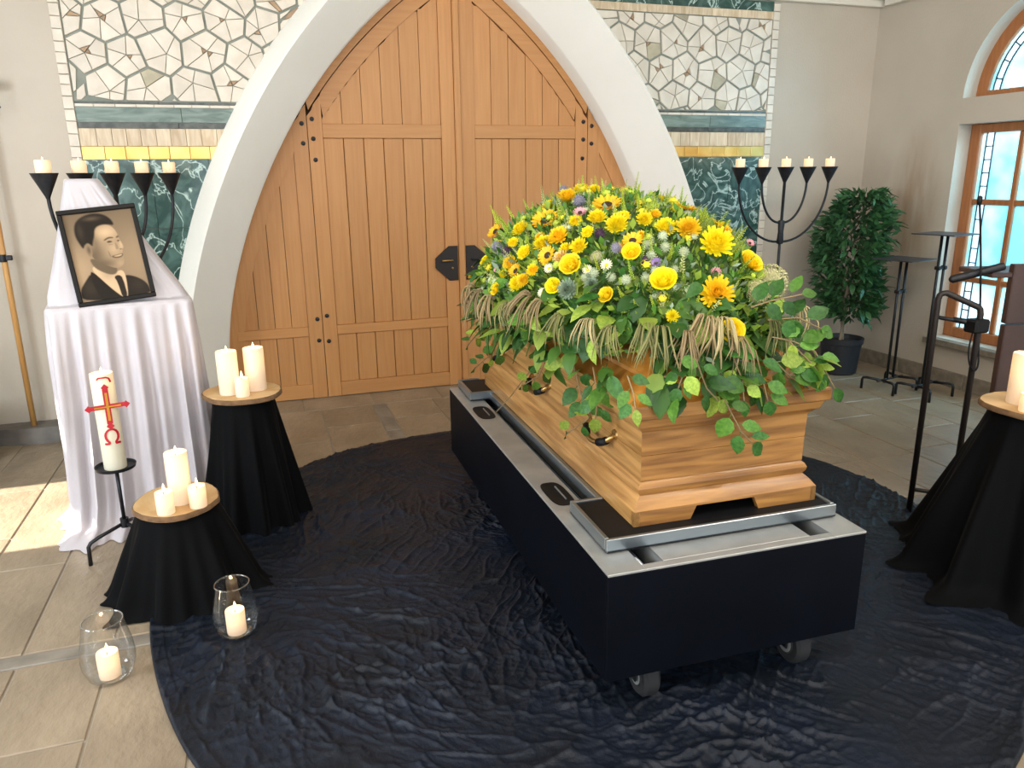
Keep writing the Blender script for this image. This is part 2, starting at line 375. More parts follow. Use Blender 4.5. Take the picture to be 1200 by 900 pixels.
def put(poly, m, nm, e=.0025, th=.014):
    if len(poly) < 3 or area(poly) < 5e-5: return
    c = (sum(p[0] for p in poly)/len(poly), sum(p[1] for p in poly)/len(poly))
    th += random.uniform(0, .003)
    MB().prism([(x-c[0], z-c[1]) for x, z in poly], -th, .004, e=e).build(nm, m, wall_back, (c[0], YW, c[1]))
for s in (-1, 1):
    xe = -.95 if s < 0 else 3.93                     # inner face of the border strip
    xb = -1.01 if s < 0 else 3.99
    xa0 = xe if s < 0 else CX+.3; xa1 = CX-.3 if s < 0 else xe
    # backing grout
    bk = MB()
    for i in range(40):
        za, zb = 2.06+.67*i/40, 2.06+.67*(i+1)/40
        a, b = CX+s*(out_half(za)-.05), CX+s*(out_half(zb)-.05)
        bk.add([(xe, YW-.004, za), (a, YW-.004, za), (b, YW-.004, zb), (xe, YW-.004, zb)], [(0, 1, 2, 3)])
    bk.build('mosaic_bed', MGROUT, wall_back)
    seeds = []
    rows_ = 4
    for r in range(-1, rows_+1):
        for c in range(-1, 12):
            seeds.append((xa0+.22*(c+.5*(r % 2))+random.uniform(-.05, .05), 2.06+.19*(r+.45)+random.uniform(-.035, .035)))
    for i, p in enumerate(seeds):
        if s*(p[0]-CX) < out_half(min(p[1], 2.9))-.15: continue
        poly = [(xa0, 2.06), (xa1, 2.06), (xa1, 2.73), (xa0, 2.73)]
        for j, q in enumerate(seeds):
            if i != j and abs(q[0]-p[0]) < .6: poly = clip(poly, ((p[0]+q[0])/2, (p[1]+q[1])/2), (p[0]-q[0], p[1]-q[1]))
            if len(poly) < 3: break
        if len(poly) < 3: continue
        poly = inset(poly, .0055)
        if len(poly) < 3: continue
        poly = arch_clip(poly, s)
        if len(poly) < 3 or area(poly) < .001: continue
        # petals: wedges round an off-centre heart
        c = (sum(q[0] for q in poly)/len(poly)+random.uniform(-.02, .02), sum(q[1] for q in poly)/len(poly)+random.uniform(-.02, .02))
        n = 5 if area(poly) > .03 else (4 if area(poly) > .015 else 2)
        a0 = random.uniform(0, 6.28); ang = [a0+2*pi*(k+random.uniform(-.2, .2))/n for k in range(n)]
        for k in range(n):
            a, b = ang[k], ang[(k+1) % n]+(2*pi if k == n-1 else 0)
            pc = clip(clip(poly, c, (-sin(a), cos(a))), c, (sin(b), -cos(b)))
            pc = inset(pc, .0016) if len(pc) >= 3 else []
            if len(pc) < 3: continue
            if random.random() < .22 and area(pc) > .004:       # a small coloured heart stone
                m_ = ((pc[0][0]+pc[1][0])/2-c[0], (pc[0][1]+pc[1][1])/2-c[1])
                d = Vector((sum(q[0] for q in pc)/len(pc)-c[0], sum(q[1] for q in pc)/len(pc)-c[1])).normalized(); h = .028
                put(inset(clip(pc, (c[0]+d.x*h, c[1]+d.y*h), (-d.x, -d.y)), .001), MARBLE3, 'mosaic_stone')
                pc = clip(pc, (c[0]+d.x*(h+.002), c[1]+d.y*(h+.002)), (d.x, d.y))
            u_ = random.random()
            put(pc, MARBLE if u_ < .95 else MARBLE2, 'mosaic_stone')
    # bands
    def band(z0, z1, m, nm, wlen, th=.012, gap=.001):
        x = xe; 
        lim = CX+s*(out_half(z1)-.05)
        while (x-lim)*s > .01:
            x2 = x-s*wlen*random.uniform(.9, 1.1)
            if (x2-lim)*s < .03: x2 = lim
            a, b = sorted((x, x2)); p = [(a+gap, z0+gap), (b-gap, z0+gap), (b-gap, z1-gap), (a+gap, z1-gap)]
            p = arch_clip(p, s)
            put(p, m, nm, .0015, th); x = x2
    band(2.73, 2.785, ONYX, 'onyx_slab', .5); band(2.785, 2.855, DARKM if s < 0 else GREEN, 'marble_strip', .6)
    band(2.046, 2.06, DARKM, 'marble_strip', .5, .008); band(2.028, 2.046, MARBLE, 'marble_strip', .11, .010)
    band(1.94, 2.028, GREENL, 'marble_strip', .55); band(1.905, 1.94, DARKM, 'marble_strip', .55, .010)
    band(1.80, 1.905, ONYX, 'onyx_slab', .085); band(1.722, 1.80, GOLD, 'gold_tile', .122)
    for zt in (1.30, .88, .46, .04):
        band(zt, zt+.42, GREEN, 'green_tile', .34, .012)
    z = .04
    while z < 2.85:                                     # rough marble border
        h = random.uniform(.055, .075); a, b = sorted((xe-s*.0, xb)); 
        put([(a+.002, z+.002), (b-.002, z+.002+random.uniform(-.002, .002)), (b-.003, min(z+h, 2.855)-.002), (a+.002, min(z+h, 2.855)-.002)], MARBLE, 'border_block', .003, .016); z += h

# --- right wall with two arched window pairs -----------------------------------
WINS = [(3.83, .67), (.9, .67)]
def solid(zv, wins, ya, yb):
    iv = []
    for c, R in sorted(wins):
        h = 0
        if .35 <= zv <= 1.92: h = R
        elif 2.10 <= zv <= 2.10+R: h = sqrt(max(0, R*R-(zv-2.10)**2))
        iv.append((c-h, c+h))
    o = []; y = ya
    for a, b in iv: o.append((y, a)); y = b
    o.append((y, yb)); return o
def side_wall(name, X, wins, out):
    w_ = MB(); e = 1e-5
    Z = [0, .35-e, .35+e, 1.92-e, 1.92+e, 2.10-e]+[2.10+e+(.67-2*e)*sin(pi/2*i/14) for i in range(15)]+[2.775, ZC]
    for a, b in zip(Z[:-1], Z[1:]):
        if b-a < 1e-3: continue
        for (p, q), (r, t) in zip(solid(a, wins, YR, YW+.3), solid(b, wins, YR, YW+.3)):
            w_.add([(X, p, a), (X, q, a), (X, t, b), (X, r, b)], [(0, 1, 2, 3)])
    d = .16*out
    for c, R in wins:       # reveals
        lo = [(c-R, .35), (c+R, .35), (c+R, 1.92), (c-R, 1.92)]
        lu = [(c-R, 2.10)]+[(c+R*cos(t), 2.10+R*sin(t)) for t in [pi*i/28 for i in range(29)]]
        for lp in (lo, lu):
            n = len(lp); w_.add([(X, y, z) for y, z in lp]+[(X+d, y, z) for y, z in lp], [(i, (i+1) % n, n+(i+1) % n, n+i) for i in range(n)])
    o = w_.build(name, None, recalc=False); return o
wall_right = side_wall('wall_right', XW, WINS, 1); tag(wall_right, kind='structure')
# plaster with old damp stains beside the window
PS = PLASTER.copy(); PS.name = 'stained_plaster'; nt = PS.node_tree; N = nt.nodes; L = nt.links
tc = N.new('ShaderNodeTexCoord'); bs = N['Principled BSDF']; src = bs.inputs['Base Color'].links[0].from_socket
mp = N.new('ShaderNodeMapping'); mp.inputs['Scale'].default_value = (1, 6, 1.1); L.new(tc.outputs['Object'], mp.inputs[0])
n1 = N.new('ShaderNodeTexNoise'); n1.inputs['Scale'].default_value = 2.2; n1.inputs['Detail'].default_value = 5; L.new(mp.outputs[0], n1.inputs[0])
vd = N.new('ShaderNodeVectorMath'); vd.operation = 'DISTANCE'
ms = N.new('ShaderNodeMapping'); ms.inputs['Scale'].default_value = (0, 2.6, 1); L.new(tc.outputs['Object'], ms.inputs[0]); L.new(ms.outputs[0], vd.inputs[0]); vd.inputs[1].default_value = (0, 4.83*2.6, 1.25)
mr = N.new('ShaderNodeMapRange'); mr.inputs['From Min'].default_value = .25; mr.inputs['From Max'].default_value = .75; mr.inputs['To Min'].default_value = 1; mr.inputs['To Max'].default_value = 0; L.new(vd.outputs['Value'], mr.inputs[0])
mm = N.new('ShaderNodeMath'); mm.operation = 'MULTIPLY'; L.new(mr.outputs[0], mm.inputs[0]); L.new(n1.outputs[0], mm.inputs[1])
mx = N.new('ShaderNodeMix'); mx.data_type = 'RGBA'; L.new(mm.outputs[0], mx.inputs[0]); L.new(src, mx.inputs[6]); mx.inputs[7].default_value = lin('#8a6a45'); L.new(mx.outputs[2], bs.inputs['Base Color'])
wall_right.data.materials.clear(); wall_right.data.materials.append(PS)
wall_left = side_wall('wall_left', XL, [(4.06, .42), (1.0, .67), (-1.6, .67)], -1); tag(wall_left, kind='structure')
wall_left.data.materials.clear(); wall_left.data.materials.append(PLASTER)
y = 5.37; k = 0
while y > -1:
    y2 = y-.62; MB().bbox((XW-.03, y2+.002, 0), (XW, y-.002, .115)).build('skirting_slab', SKIRT, wall_right); y = y2
# window sill slabs
for c, R in WINS[:1]:
    for k in range(2):
        MB().bbox((XW-.05, c-R-.03+k*(R+.03)+.002, .30), (XW+.15, c-R-.03+(k+1)*(R+.03)-.002, .345)).build('window_sill', SKIRT, wall_right)
def window(n, c, R):
    X0, X1 = XW+.12, XW+.175
    fr = tag(link('window_%d' % n, None, None, (X0, c, .35)), kind='structure')
    T = lambda p: Vector((p.x-X0, p.y-c, p.z-.35))
    def part(nm, m, a, b, e=.006): return MB().bbox(a, b, e, T).build(nm, m, fr)
    t = .085; z0, z1 = .35, 1.92
    part('frame_bar', WFRAME, (X0, c+R-t, z0), (X1, c+R, z1)); part('frame_bar', WFRAME, (X0, c-R, z0), (X1, c-R+t, z1))
    part('frame_bar', WFRAME, (X0, c-R+t, z1-t*.75), (X1, c+R-t, z1)); part('frame_bar', WFRAME, (X0, c-R+t, z0), (X1, c+R-t, z0+t*.9))
    part('mullion', WFRAME, (X0, c-.07, z0+t*.9), (X1, c+.07, z1-t*.75))
    zz = [z0+t*.9, .80, 1.37, z1-t*.75]; yy = [c-R+t, c-R+t+.25, c-.07]
    # glazing bars and panes, both leaves mirrored
    for sgn in (1, -1):
        ya, yb = sorted((c+sgn*.07, c+sgn*(R-t))); ym = c+sgn*.265
        part('glazing_bar', WFRAME, (X0+.008, ym-.02, zz[0]), (X1-.008, ym+.02, zz[3]))
        for zb in zz[1:3]: part('glazing_bar', WFRAME, (X0+.01, ya, zb-.02), (X1-.01, yb, zb+.02))
        for i in range(3):
            za, zb = zz[i]+(.02 if i else 0), zz[i+1]-(.02 if i < 2 else 0)
            part('pane', PANE, (X0+.026, min(ym-sgn*.02, c+sgn*.07), za), (X0+.03, max(ym-sgn*.02, c+sgn*.07), zb), 0.0005)
            o1, o2 = ym+sgn*.02, c+sgn*(R-t)                      # outer column: clear, white border, clear edge
            cuts = [o1, o1+(o2-o1)*.68, o1+(o2-o1)*.88, o2]
            for j, pm in enumerate((PANE, PANEW, PANE)):
                a, b = sorted(cuts[j:j+2]); 
                if j == 1:
                    nq = 5
                    for q in range(nq): part('border_pane', PANEW, (X0+.026, a+.003, za+(zb-za)*q/nq+.003), (X0+.03, b-.003, za+(zb-za)*(q+1)/nq-.003), .0005)
                else: part('pane', pm, (X0+.026, a+.003, za), (X0+.03, b-.003, zb), .0005)
                if j: part('lead_strip', LEAD, (X0+.022, cuts[j]-.004, za), (X0+.034, cuts[j]+.004, zb), .001)
            a, b = sorted(cuts[1:3])
            for q in range(1, 5): zq = za+(zb-za)*q/5; part('lead_strip', LEAD, (X0+.022, a, zq-.0035), (X0+.034, b, zq+.0035), .001)
    # lunette
    def arc(r0, r1, x0, x1, nm, m, a0=0, a1=pi, k=24, zb=2.10):
        P = [(c+r1*cos(a0+(a1-a0)*i/k), zb+r1*sin(a0+(a1-a0)*i/k)) for i in range(k+1)]
        Q = [(c+r0*cos(a0+(a1-a0)*i/k), zb+r0*sin(a0+(a1-a0)*i/k)) for i in range(k+1)]
        b_ = MB(); vs = [T(Vector((x, y, z))) for x in (x0, x1) for y, z in P+Q]; n_ = 2*(k+1); fs = []
        for i in range(k):
            fs += [(i, i+1, k+2+i, k+1+i), (n_+i, n_+k+1+i, n_+k+2+i, n_+i+1), (i, n_+i, n_+i+1, i+1), (k+1+i, k+2+i, n_+k+2+i, n_+k+1+i)]
        fs += [(0, k+1, n_+k+1, n_), (k, n_+k, n_+2*k+1, 2*k+1)]
        return b_.add(vs, fs).build(nm, m, fr)
    arc(R-t, R, X0, X1, 'arched_frame', WFRAME); part('frame_bar', WFRAME, (X0-.003, c-R-.002, 2.085), (X1+.003, c+R+.002, 2.145))
    ri = R-t; rb = ri*.86; ra = ri*.95
    arc(.002, rb, X0+.026, X0+.03, 'pane', PANE); arc(ra, ri, X0+.026, X0+.03, 'pane', PANE)
    for i in range(14):
        arc(rb, ra, X0+.026, X0+.03, 'border_pane', PANEW, pi*i/14+.008, pi*(i+1)/14-.008, 3)
        a = pi*i/14
        if i: MB().tube([(XW+.148-X0, rb*cos(a), 1.75+rb*sin(a)), (XW+.148-X0, ra*cos(a), 1.75+ra*sin(a))], .005, 6).build('lead_strip', LEAD, fr)
    for r in (ra, rb): arc(r-.004, r+.004, X0+.02, X0+.036, 'lead_strip', LEAD)
window(1, *WINS[0])

# --- doors -----------------------------------------------------------------------
def lead_half(z): return hw(z)
HXL, HXR = .41, 2.51                    # hinge lines of the two leaves
dback = MB()
for a, b in zip(zs[:-1], zs[1:]):       # dark backing behind all boards
    ha, hb = hw(a)+.02, hw(b)+.02
    if a > 3.05: break
    dback.add([(CX-ha, YD+.05, a), (CX+ha, YD+.05, a), (CX+hb, YD+.05, b), (CX-hb, YD+.05, b)], [(0, 1, 2, 3)])
def arch_piece(x0, x1, z0, z1, inset_d, m, nm, par, P0, y0=0, e=0):
    """board between x0..x1 and z0..z1, its top cut by the arch curve inset by inset_d"""
    lo, hi = [], []
    ztop = lambda x: max([z for z in np.linspace(0, 3.07, 160) if inset_half(z, inset_d) >= abs(x-CX)] or [0])
    n = 6
    pts = [(x0, z0), (x1, z0)]
    top = [(x1+(x0-x1)*i/n, min(z1, ztop(x1+(x0-x1)*i/n))) for i in range(n+1)]
    top = [(x, max(z, z0)) for x, z in top]
    if max(z for x, z in top)-z0 < .02: return
    cl = pts+top; out = []
    for p in cl:
        if not out or abs(p[0]-out[-1][0])+abs(p[1]-out[-1][1]) > 1e-4: out.append(p)
    if abs(out[0][0]-out[-1][0])+abs(out[0][1]-out[-1][1]) < 1e-4: out.pop()
    if len(out) < 3: return
    return MB().prism([(x-P0[0], z-P0[2]) for x, z in out], y0, .045, e=e).build(nm, m, par)
_incache = {}
def inset_half(z, d):
    if d == 0: return hw(z)
    if d not in _incache:
        c = arch_curve(-d, 90); _incache[d] = ([p[1] for p in c], [-p[0] for p in c])
    zc, xc = _incache[d]; return float(np.interp(z, zc, xc)) if z <= zc[-1] else -1.0
def curve_band(xa, xb, d0, d1, nm, m, par, P0, side, y0, zmin=0, z_end=3.2):
    """arched rail following the curve between insets d0<d1, for x in xa..xb on one side"""
    A = [(CX+side*(-x), z) for x, z in arch_curve(-d0, 120)]; B = [(CX+side*(-x), z) for x, z in arch_curve(-d1, 120)]
    def cl(p): return (min(max(p[0], xa), xb), p[1])
    sel = [i for i in range(120) if (xa-1e-6 <= B[i][0] <= xb+1e-6 or xa-1e-6 <= A[i][0] <= xb+1e-6) and B[i][1] >= zmin]
    ia = [cl(A[i]) for i in sel]
    ib = [cl(B[i]) for i in sel]
    rows = [[(x-P0[0], y, z-P0[2]) for x, z in q] for q, y in ((ia, .045), (ia, y0), (ib, y0), (ib, .045))]
    return MB().grid(rows).build(nm, m, par)
def leaf(num, xa, xb, side, handle_x):
    P0 = (xa if side < 0 else xb, YD, 0)
    d = tag(link('door_%d' % num, None, None, P0), kind='structure')
    st = .10; i0, i1 = (xa, xb)
    xs0, xs1 = xa+st, xb-st
    # stiles
    hs = HXL if side < 0 else HXR
    arch_piece(xa+.002, xa+st, .004, 3.2, .05, DOORW, 'stile', d, P0, -.012); arch_piece(xb-st, xb-.002, .004, 3.2, .05, DOORW, 'stile', d, P0, -.012)
    for z0, z1 in ((.004, .11), (.475, .545), (1.865, 1.96)):
        MB().bbox((xs0-P0[0]+.001, -.012, z0), (xs1-P0[0]-.001, .045, z1), .003).build('rail', DOORH, d)
    curve_band(xs0-.0, xs1+.0, .05, .15, 'arched_rail', DOORH, d, P0, side, -.010, zmin=1.75)
    n = 6; wd = (xs1-xs0)/n
    for i in range(n):
        a, b = xs0+i*wd+.002, xs0+(i+1)*wd-.002
        MB().bbox((a-P0[0], 0, .111), (b-P0[0], .045, .474), .003).build('plank', DOORW, d)
        MB().bbox((a-P0[0], 0, .546), (b-P0[0], .045, 1.864), .003).build('plank', DOORW, d)
        arch_piece(a, b, 1.961, 3.2, .145, DOORW, 'plank', d, P0, 0)
    # iron lock plate
    q = handle_x; s_ = 1 if side < 0 else -1
    hexa = [(q, .83), (q, 1.09), (q-s_*.07, 1.09), (q-s_*.175, 1.0), (q-s_*.175, .93), (q-s_*.07, .83)]
    if s_ < 0: hexa = hexa[::-1]
    pl = MB().prism([(x-P0[0], z) for x, z in hexa], -.022, -.010, e=.003).build('lock_plate', IRONB, d)
    MB().tube([(q-P0[0]-s_*.045, -.022, .985), (q-P0[0]-s_*.045, -.05, .985), (q-P0[0]-s_*.13, -.052, .985)], .007, 8).build('door_handle', BRASS if side < 0 else IRON, pl, smooth=True)
    MB().lathe([(0, 0), (.008, 0), (.008, .006), (0, .007)], 12, (0, 0, 0), lambda p: Vector((q-P0[0]-s_*.045+p.x, -.022-p.z, .925+p.y))).build('keyhole', BRASS, pl)
    for dx, zz in ((.035, 1.99), (.035, 1.86), (.04, 1.72), (.035, .43), (.035, .62)):
        xb_ = (hs+(-side)*dx) if side < 0 else hs-dx
        MB().lathe([(0, 0), (.016, 0), (.013, .008), (0, .011)], 12, (0, 0, 0), lambda p: Vector((xb_-P0[0]+p.x, -.012-p.z, zz+p.y))).build('bolt', IRON, d, smooth=40)
    for zz in (1.96, 1.83, .60, .44):   # bolts on the fixed side
        MB().lathe([(0, 0), (.016, 0), (.013, .008), (0, .011)], 12, (0, 0, 0), lambda p: Vector((hs+side*.035-P0[0]+p.x, -.012-p.z, zz+p.y))).build('bolt', IRON, d, smooth=40)
    return d
d1 = leaf(1, HXL, CX-.005, -1, CX-.012); d2 = leaf(2, CX+.045, HXR, 1, CX+.052)
for sd2 in (-1, 1): curve_band(*( (HXL, CX) if sd2 < 0 else (CX, HXR)), -.03, .044, 'arched_door_frame', DOORH, wall_back, (0, 0, 0), sd2, 0, zmin=1.9).location = (0, YD-.014, 0)
dback.build('board_backing', GAP, wall_back)
MB().bbox((CX-.004, YD-.03, .005), (CX+.044, YD+.04, 2.98), .006).build('cover_strip', DOORW, wall_back)
for side, num in ((-1, 3), (1, 4)):      # fixed side panels
    P0 = (CX+side*1.5, YD, 0); d = tag(link('door_%d' % num, None, None, P0), kind='structure')
    hx = HXL if side < 0 else HXR
    a, b = (CX-1.73, hx-.003) if side < 0 else (hx+.003, CX+1.73)
    sa, sb = (b-.10, b) if side < 0 else (a, a+.10)
    arch_piece(sa, sb, .004, 2.4, 0.0, DOORW, 'stile', d, P0, -.012)
    pa, pb = (a, sa) if side < 0 else (sb, b)
    for z0, z1 in ((.004, .11), (.475, .545)):
        h = hw(z1)-.05
        l, r = (max(pa, CX-h), pb) if side < 0 else (pa, min(pb, CX+h))
        MB().bbox((l-P0[0], -.012, z0), (r-P0[0]-.001, .045, z1), .003).build('rail', DOORH, d)
    curve_band(min(pa, pb), max(pa, pb), -.01, .10, 'arched_stile', DOORW, d, P0, side, -.010)
    n = 5; wd = (pb-pa)/n
    for i in range(n):
        x0, x1 = pa+i*wd+.002, pa+(i+1)*wd-.002
        arch_piece(x0, x1, .111, .474, .03, DOORW, 'plank', d, P0, 0); arch_piece(x0, x1, .546, 3, .06, DOORW, 'plank', d, P0, 0)
    if side < 0: pass

# --- wall base plinth on the left ----------------------------------------------
pl = MB().prism([(-1.48, 0), (-.80, 0), (-.80, .105), (-1.48, .105)], 5.235, 5.42).build('base_plinth', PLINTH, wall_back)
pl = MB().add([(-1.48, 5.235, 0), (-2.3, 5.42, 0), (-1.48, 5.42, 0), (-1.48, 5.235, .105), (-2.3, 5.42, .105), (-1.48, 5.42, .105)], [(0, 2, 1), (3, 4, 5), (0, 1, 4, 3), (1, 2, 5, 4), (2, 0, 3, 5)]).build('base_plinth', PLINTH, wall_back)

# ================================================================== OBJECTS
# --- floor cloth: a crumpled round sheet ------------------------------------------
CC = Vector((1.22, 2.82, 0)); CR = 1.75
def ridge(x, y, f, seed):
    v = mn.noise(Vector((x*f, y*f, seed))); return (1-abs(v)*1.9)
ANG = [(.15, 11, 8.0), (.85, 23, 10.0), (1.5, 37, 8.6), (2.2, 41, 11), (2.75, 53, 9.4)]
def crumple(x, y):
    wx = x+.035*mn.noise(Vector((x*3.1, y*3.1, 3)))+.012*mn.noise(Vector((x*9, y*9, 5))); wy = y+.035*mn.noise(Vector((x*3.1, y*3.1, 8)))+.012*mn.noise(Vector((x*9, y*9, 6)))
    z = .004; 
    for k, (a, sd_, f) in enumerate(ANG):
        w_ = mn.noise(Vector((x*1.6, y*1.6, sd_)))*1.5+.28
        if w_ <= 0: continue
        w_ = min(1, w_); p, q = wx*cos(a)+wy*sin(a), -wx*sin(a)+wy*cos(a)
        v = 1-abs(mn.noise(Vector((p*f*.38, q*f*1.5, sd_+.5))))*2.1
        if v > 0: z += .0125*w_*v**5
        v = 1-abs(mn.noise(Vector((p*f*1.0, q*f*3.1, sd_+9.5))))*2.0
        if v > 0: z += .0050*w_*v**3
    v = 1-abs(mn.noise(Vector((wx*38, wy*38, 77))))*2
    return z+(.0016*v*v if v > 0 else 0)
NR, NT = 340, 1250
rows = []
for i in range(NR+1):
    r = CR*(i/NR)**.75; row = []
    for k in range(NT):
        a = 2*pi*k/NT; rr = r*(1+(.012*sin(3*a+1)+.008*sin(7*a))*(i/NR)**4)
        x, y = CC.x+rr*cos(a), CC.y+rr*sin(a)
        z = crumple(x, y) if i < NR else .002
        if NR-16 < i < NR: z += .005*(1 if i < NR-1 else .5)*(1 if i > NR-14 else .2)
        row.append((x-CC.x, y-CC.y, z))
    rows.append(row)
cb = MB().grid(rows, closed=True)
cl = cb.build('floor_cloth', CLOTH, None, CC, smooth=True)
tag(cl, 'large round crumpled black cloth spread on the floor under the bier', 'cloth')

# --- candles --------------------------------------------------------------------------
def candle(loc, r, h, label, group=None, power=.5, wax=None, flame=True, name='pillar_candle', fscale=1):
    c = empty(name, loc, label, 'candle', group)
    n = 28; dip = min(.018, h*.12)
    prof = [(r*.98, 0), (r, .004), (r, h-.006), (r*.97, h), (r*.86, h-.002), (r*.6, h-dip*.7), (.004, h-dip)]
    MB().lathe(prof+[(0, h-dip)], n).build('wax_body', wax or WAX, c, smooth=50)
    MB().tube([(0, 0, h-dip), (.001, 0, h-dip+.012), (.003, 0, h-dip+.018)], .0015, 6).build('wick', WICK, c)
    if flame:
        f = (.85 if r > .03 else .7)*fscale
        MB().lathe([(0, 0), (.004*f, .004*f), (.0062*f, .012*f), (.0045*f, .024*f), (.0015*f, .034*f), (0, .04*f)], 10, (.002, 0, h-dip+.010)).build('flame', FLAME, c, smooth=True)
        o = light('candle_light', 'POINT', (.002, 0, h-dip+.03), power*.55, (1, .66, .34), .008); o.parent = c
        o = light('candle_core_light', 'POINT', (0, 0, h*.72 if h < .12 else h-.055), power*.16, (1, .55, .22), .012); o.parent = c
    return c
# --- tapered pedestals under black velvet with wood slices ----------------------------
def pedestal(loc, h, rt_, rb_, folds, seed, label, slabel, tilt=(0, 0), pool=0, ell=(1, 1), slice_r=.17, flare=1.4, off=(0, 0)):
    P = empty('draped_pedestal', loc, label, 'pedestal', 'pedestals under black velvet')
    n = 200; rows = []; rnd = random.Random(seed); ph = [rnd.uniform(0, 6.28) for _ in range(6)]
    zl = [0.0, .006, .02, .05]+[.05+(h-.05)*i/22 for i in range(1, 23)]
    for z in zl[::-1]:
        t = 1-z/h; row = []
        for k in range(n):
            a = 2*pi*k/n
            w_ = sin(folds*a+ph[0]+.8*sin(2*a+ph[1]))+.5*sin((folds*1.6)//1*a+ph[2])+.35*sin((folds*2.7)//1*a+ph[3])
            r = rt_+(rb_-rt_)*t**flare+.030*t**1.1*w_*(rb_/.28)
            if z < .03: r += (pool*(.6+.4*sin(3*a+ph[4])))*(1-z/.03)
            row.append((r*cos(a)*ell[0]+off[0]*t, r*sin(a)*ell[1]+off[1]*t, z+(.004 if z == 0 else 0)+(.012*pool/.1*(.5+.5*sin(9*a+ph[5])) if z < .03 and pool else 0)))
        rows.append(row)
    b = MB().grid(rows, closed=True); b.add(rows[0], [tuple(range(n))])
    b.build('velvet_cover', VELVET, P, smooth=60)
    S = empty('wood_slice', (loc[0], loc[1], loc[2]+h), slabel, 'wood slice', 'wood slices carrying candles')
    S.rotation_euler = (tilt[0], tilt[1], 0)
    sh = [1+.05*sin(2*2*pi*k/48+seed)+.02*sin(5*2*pi*k/48+seed*2)+.012*rnd.uniform(-1, 1) for k in range(48)]
    th = .024
    def ring(f, z): return [(slice_r*f*sh[k]*cos(2*pi*k/48), slice_r*f*sh[k]*sin(2*pi*k/48), z) for k in range(48)]
    body = MB().grid([ring(.965, 0), ring(.965, th)], closed=True); body.add(ring(.965, th), [tuple(range(48))]); body.add(ring(.965, 0), [tuple(range(48))[::-1]])
    body.build('wood_disc', SLICE, S); MB().grid([ring(.96, .0), ring(1, .004), ring(1.0, th-.005), ring(.985, th-.001), ring(.96, th-.001)], closed=True).build('bark_rim', BARK, S, smooth=50)
    return P
A0 = zp(303, 606); A0.x -= .01
pedestal(A0, .622, .135, .235, 9, 3, 'tall pedestal draped in black velvet, in front of the arch left foot', 'round wood slice with bark on the tall pedestal left of the bier', slice_r=.175, ell=(1, .95), flare=1.0)
zA = .622+.025
def on(px, py, z): p = zp(px, py, z); return p
candle(on(270, 461, zA), .046, .20, 'left of two tall pillar candles on the highest wood slice by the drape', 'burning pillar candles', .7)
candle(on(301, 456, zA), .046, .20, 'tall pillar candle at the right on the tall left pedestal', 'burning pillar candles', .7)
candle(on(285, 464, zA), .031, .085, 'short candle between two tall ones on the tall left pedestal', 'burning pillar candles', .4)
B0 = zp(222, 690)
pedestal(B0, .372, .13, .255, 8, 11, 'low pedestal draped in black velvet behind the two glass lanterns', 'wood slice on the low pedestal beside the paschal candle stand', slice_r=.165, pool=.03, flare=.9, ell=(1.1, 1))
zB = .372+.025
candle(on(213, 588, zB), .042, .205, 'tall pillar candle behind two short ones on the low pedestal', 'burning pillar candles', .7)
candle(on(195, 601, zB), .032, .085, 'short candle at the front left of the low wood slice', 'burning pillar candles', .4)
candle(on(233, 593, zB), .032, .083, 'short candle at the right edge of the low wood slice', 'burning pillar candles', .4)
C0 = Vector((2.83, 2.04, 0))
pedestal(C0, .69, .15, .39, 8, 23, 'black velvet draped pedestal at the right edge in front of the lectern', 'wood slice with candles at the right picture edge', slice_r=.185, pool=.09, flare=1.0, ell=(1, 1))
zC = .69+.025
candle(on(1194, 472, zC), .046, .20, 'glowing pillar candle on the pedestal at the right picture edge', 'burning pillar candles', .8)
candle(on(1204, 482, zC), .031, .07, 'short candle cut by the right picture edge', 'burning pillar candles', .4)

# --- glass lanterns on the floor ---------------------------------------------------------
def lantern(loc, r, h, lab, clab):
    L_ = empty('glass_lantern', loc, lab, 'lantern', 'glass lanterns on the floor')
    pr = [(.0, .004), (r*.55, .004), (r*.8, .014), (r*.97, h*.25), (r, h*.38), (r*.93, h*.62), (r*.76, h*.93), (r*.73, h)]
    P = []
    for i in range(len(pr)-1):
        for t in (0, .25, .5, .75): P.append(tuple(pr[i][j]+(pr[i+1][j]-pr[i][j])*t for j in (0, 1)))
    P.append(pr[-1])
    MB().lathe(P[:-1]+[(P[-1][0], P[-1][1]), ], 48).build('glass_wall', VGLASS, L_, smooth=True).data.polygons[-1].use_smooth = True
    o = L_.children[0]; me = o.data
    bm = bmesh.new(); bm.from_mesh(me); bmesh.ops.delete(bm, geom=[f for f in bm.faces if len(f.verts) > 8], context='FACES'); bm.to_mesh(me); bm.free()
    rp = [(r*.73*cos(2*pi*k/48), r*.73*sin(2*pi*k/48), h) for k in range(49)]
    MB().tube(rp, .0028, 8, cap=False).build('glass_rim', VGLASSR, L_, smooth=True)
    MB().lathe([(0, .001), (r*.58, .001), (r*.62, .008), (r*.5, .012), (0, .010)], 40).build('glass_base', VGLASSR, L_, smooth=50)
    candle((loc[0], loc[1]-.01, loc[2]+.013), .0335, .088, clab, 'candles inside glass lanterns', .45)
l1 = zp(131, 793); l2 = zp(279, 746)
lantern((l1.x, l1.y, .001), .084, .212, 'glass lantern standing on bare stone paving left of the cloth', 'short candle in the glass lantern on the stone floor')
lantern((l2.x, l2.y, .016), .080, .200, 'glass lantern standing on the black cloth near the low pedestal', 'short candle in the glass lantern on the black cloth')

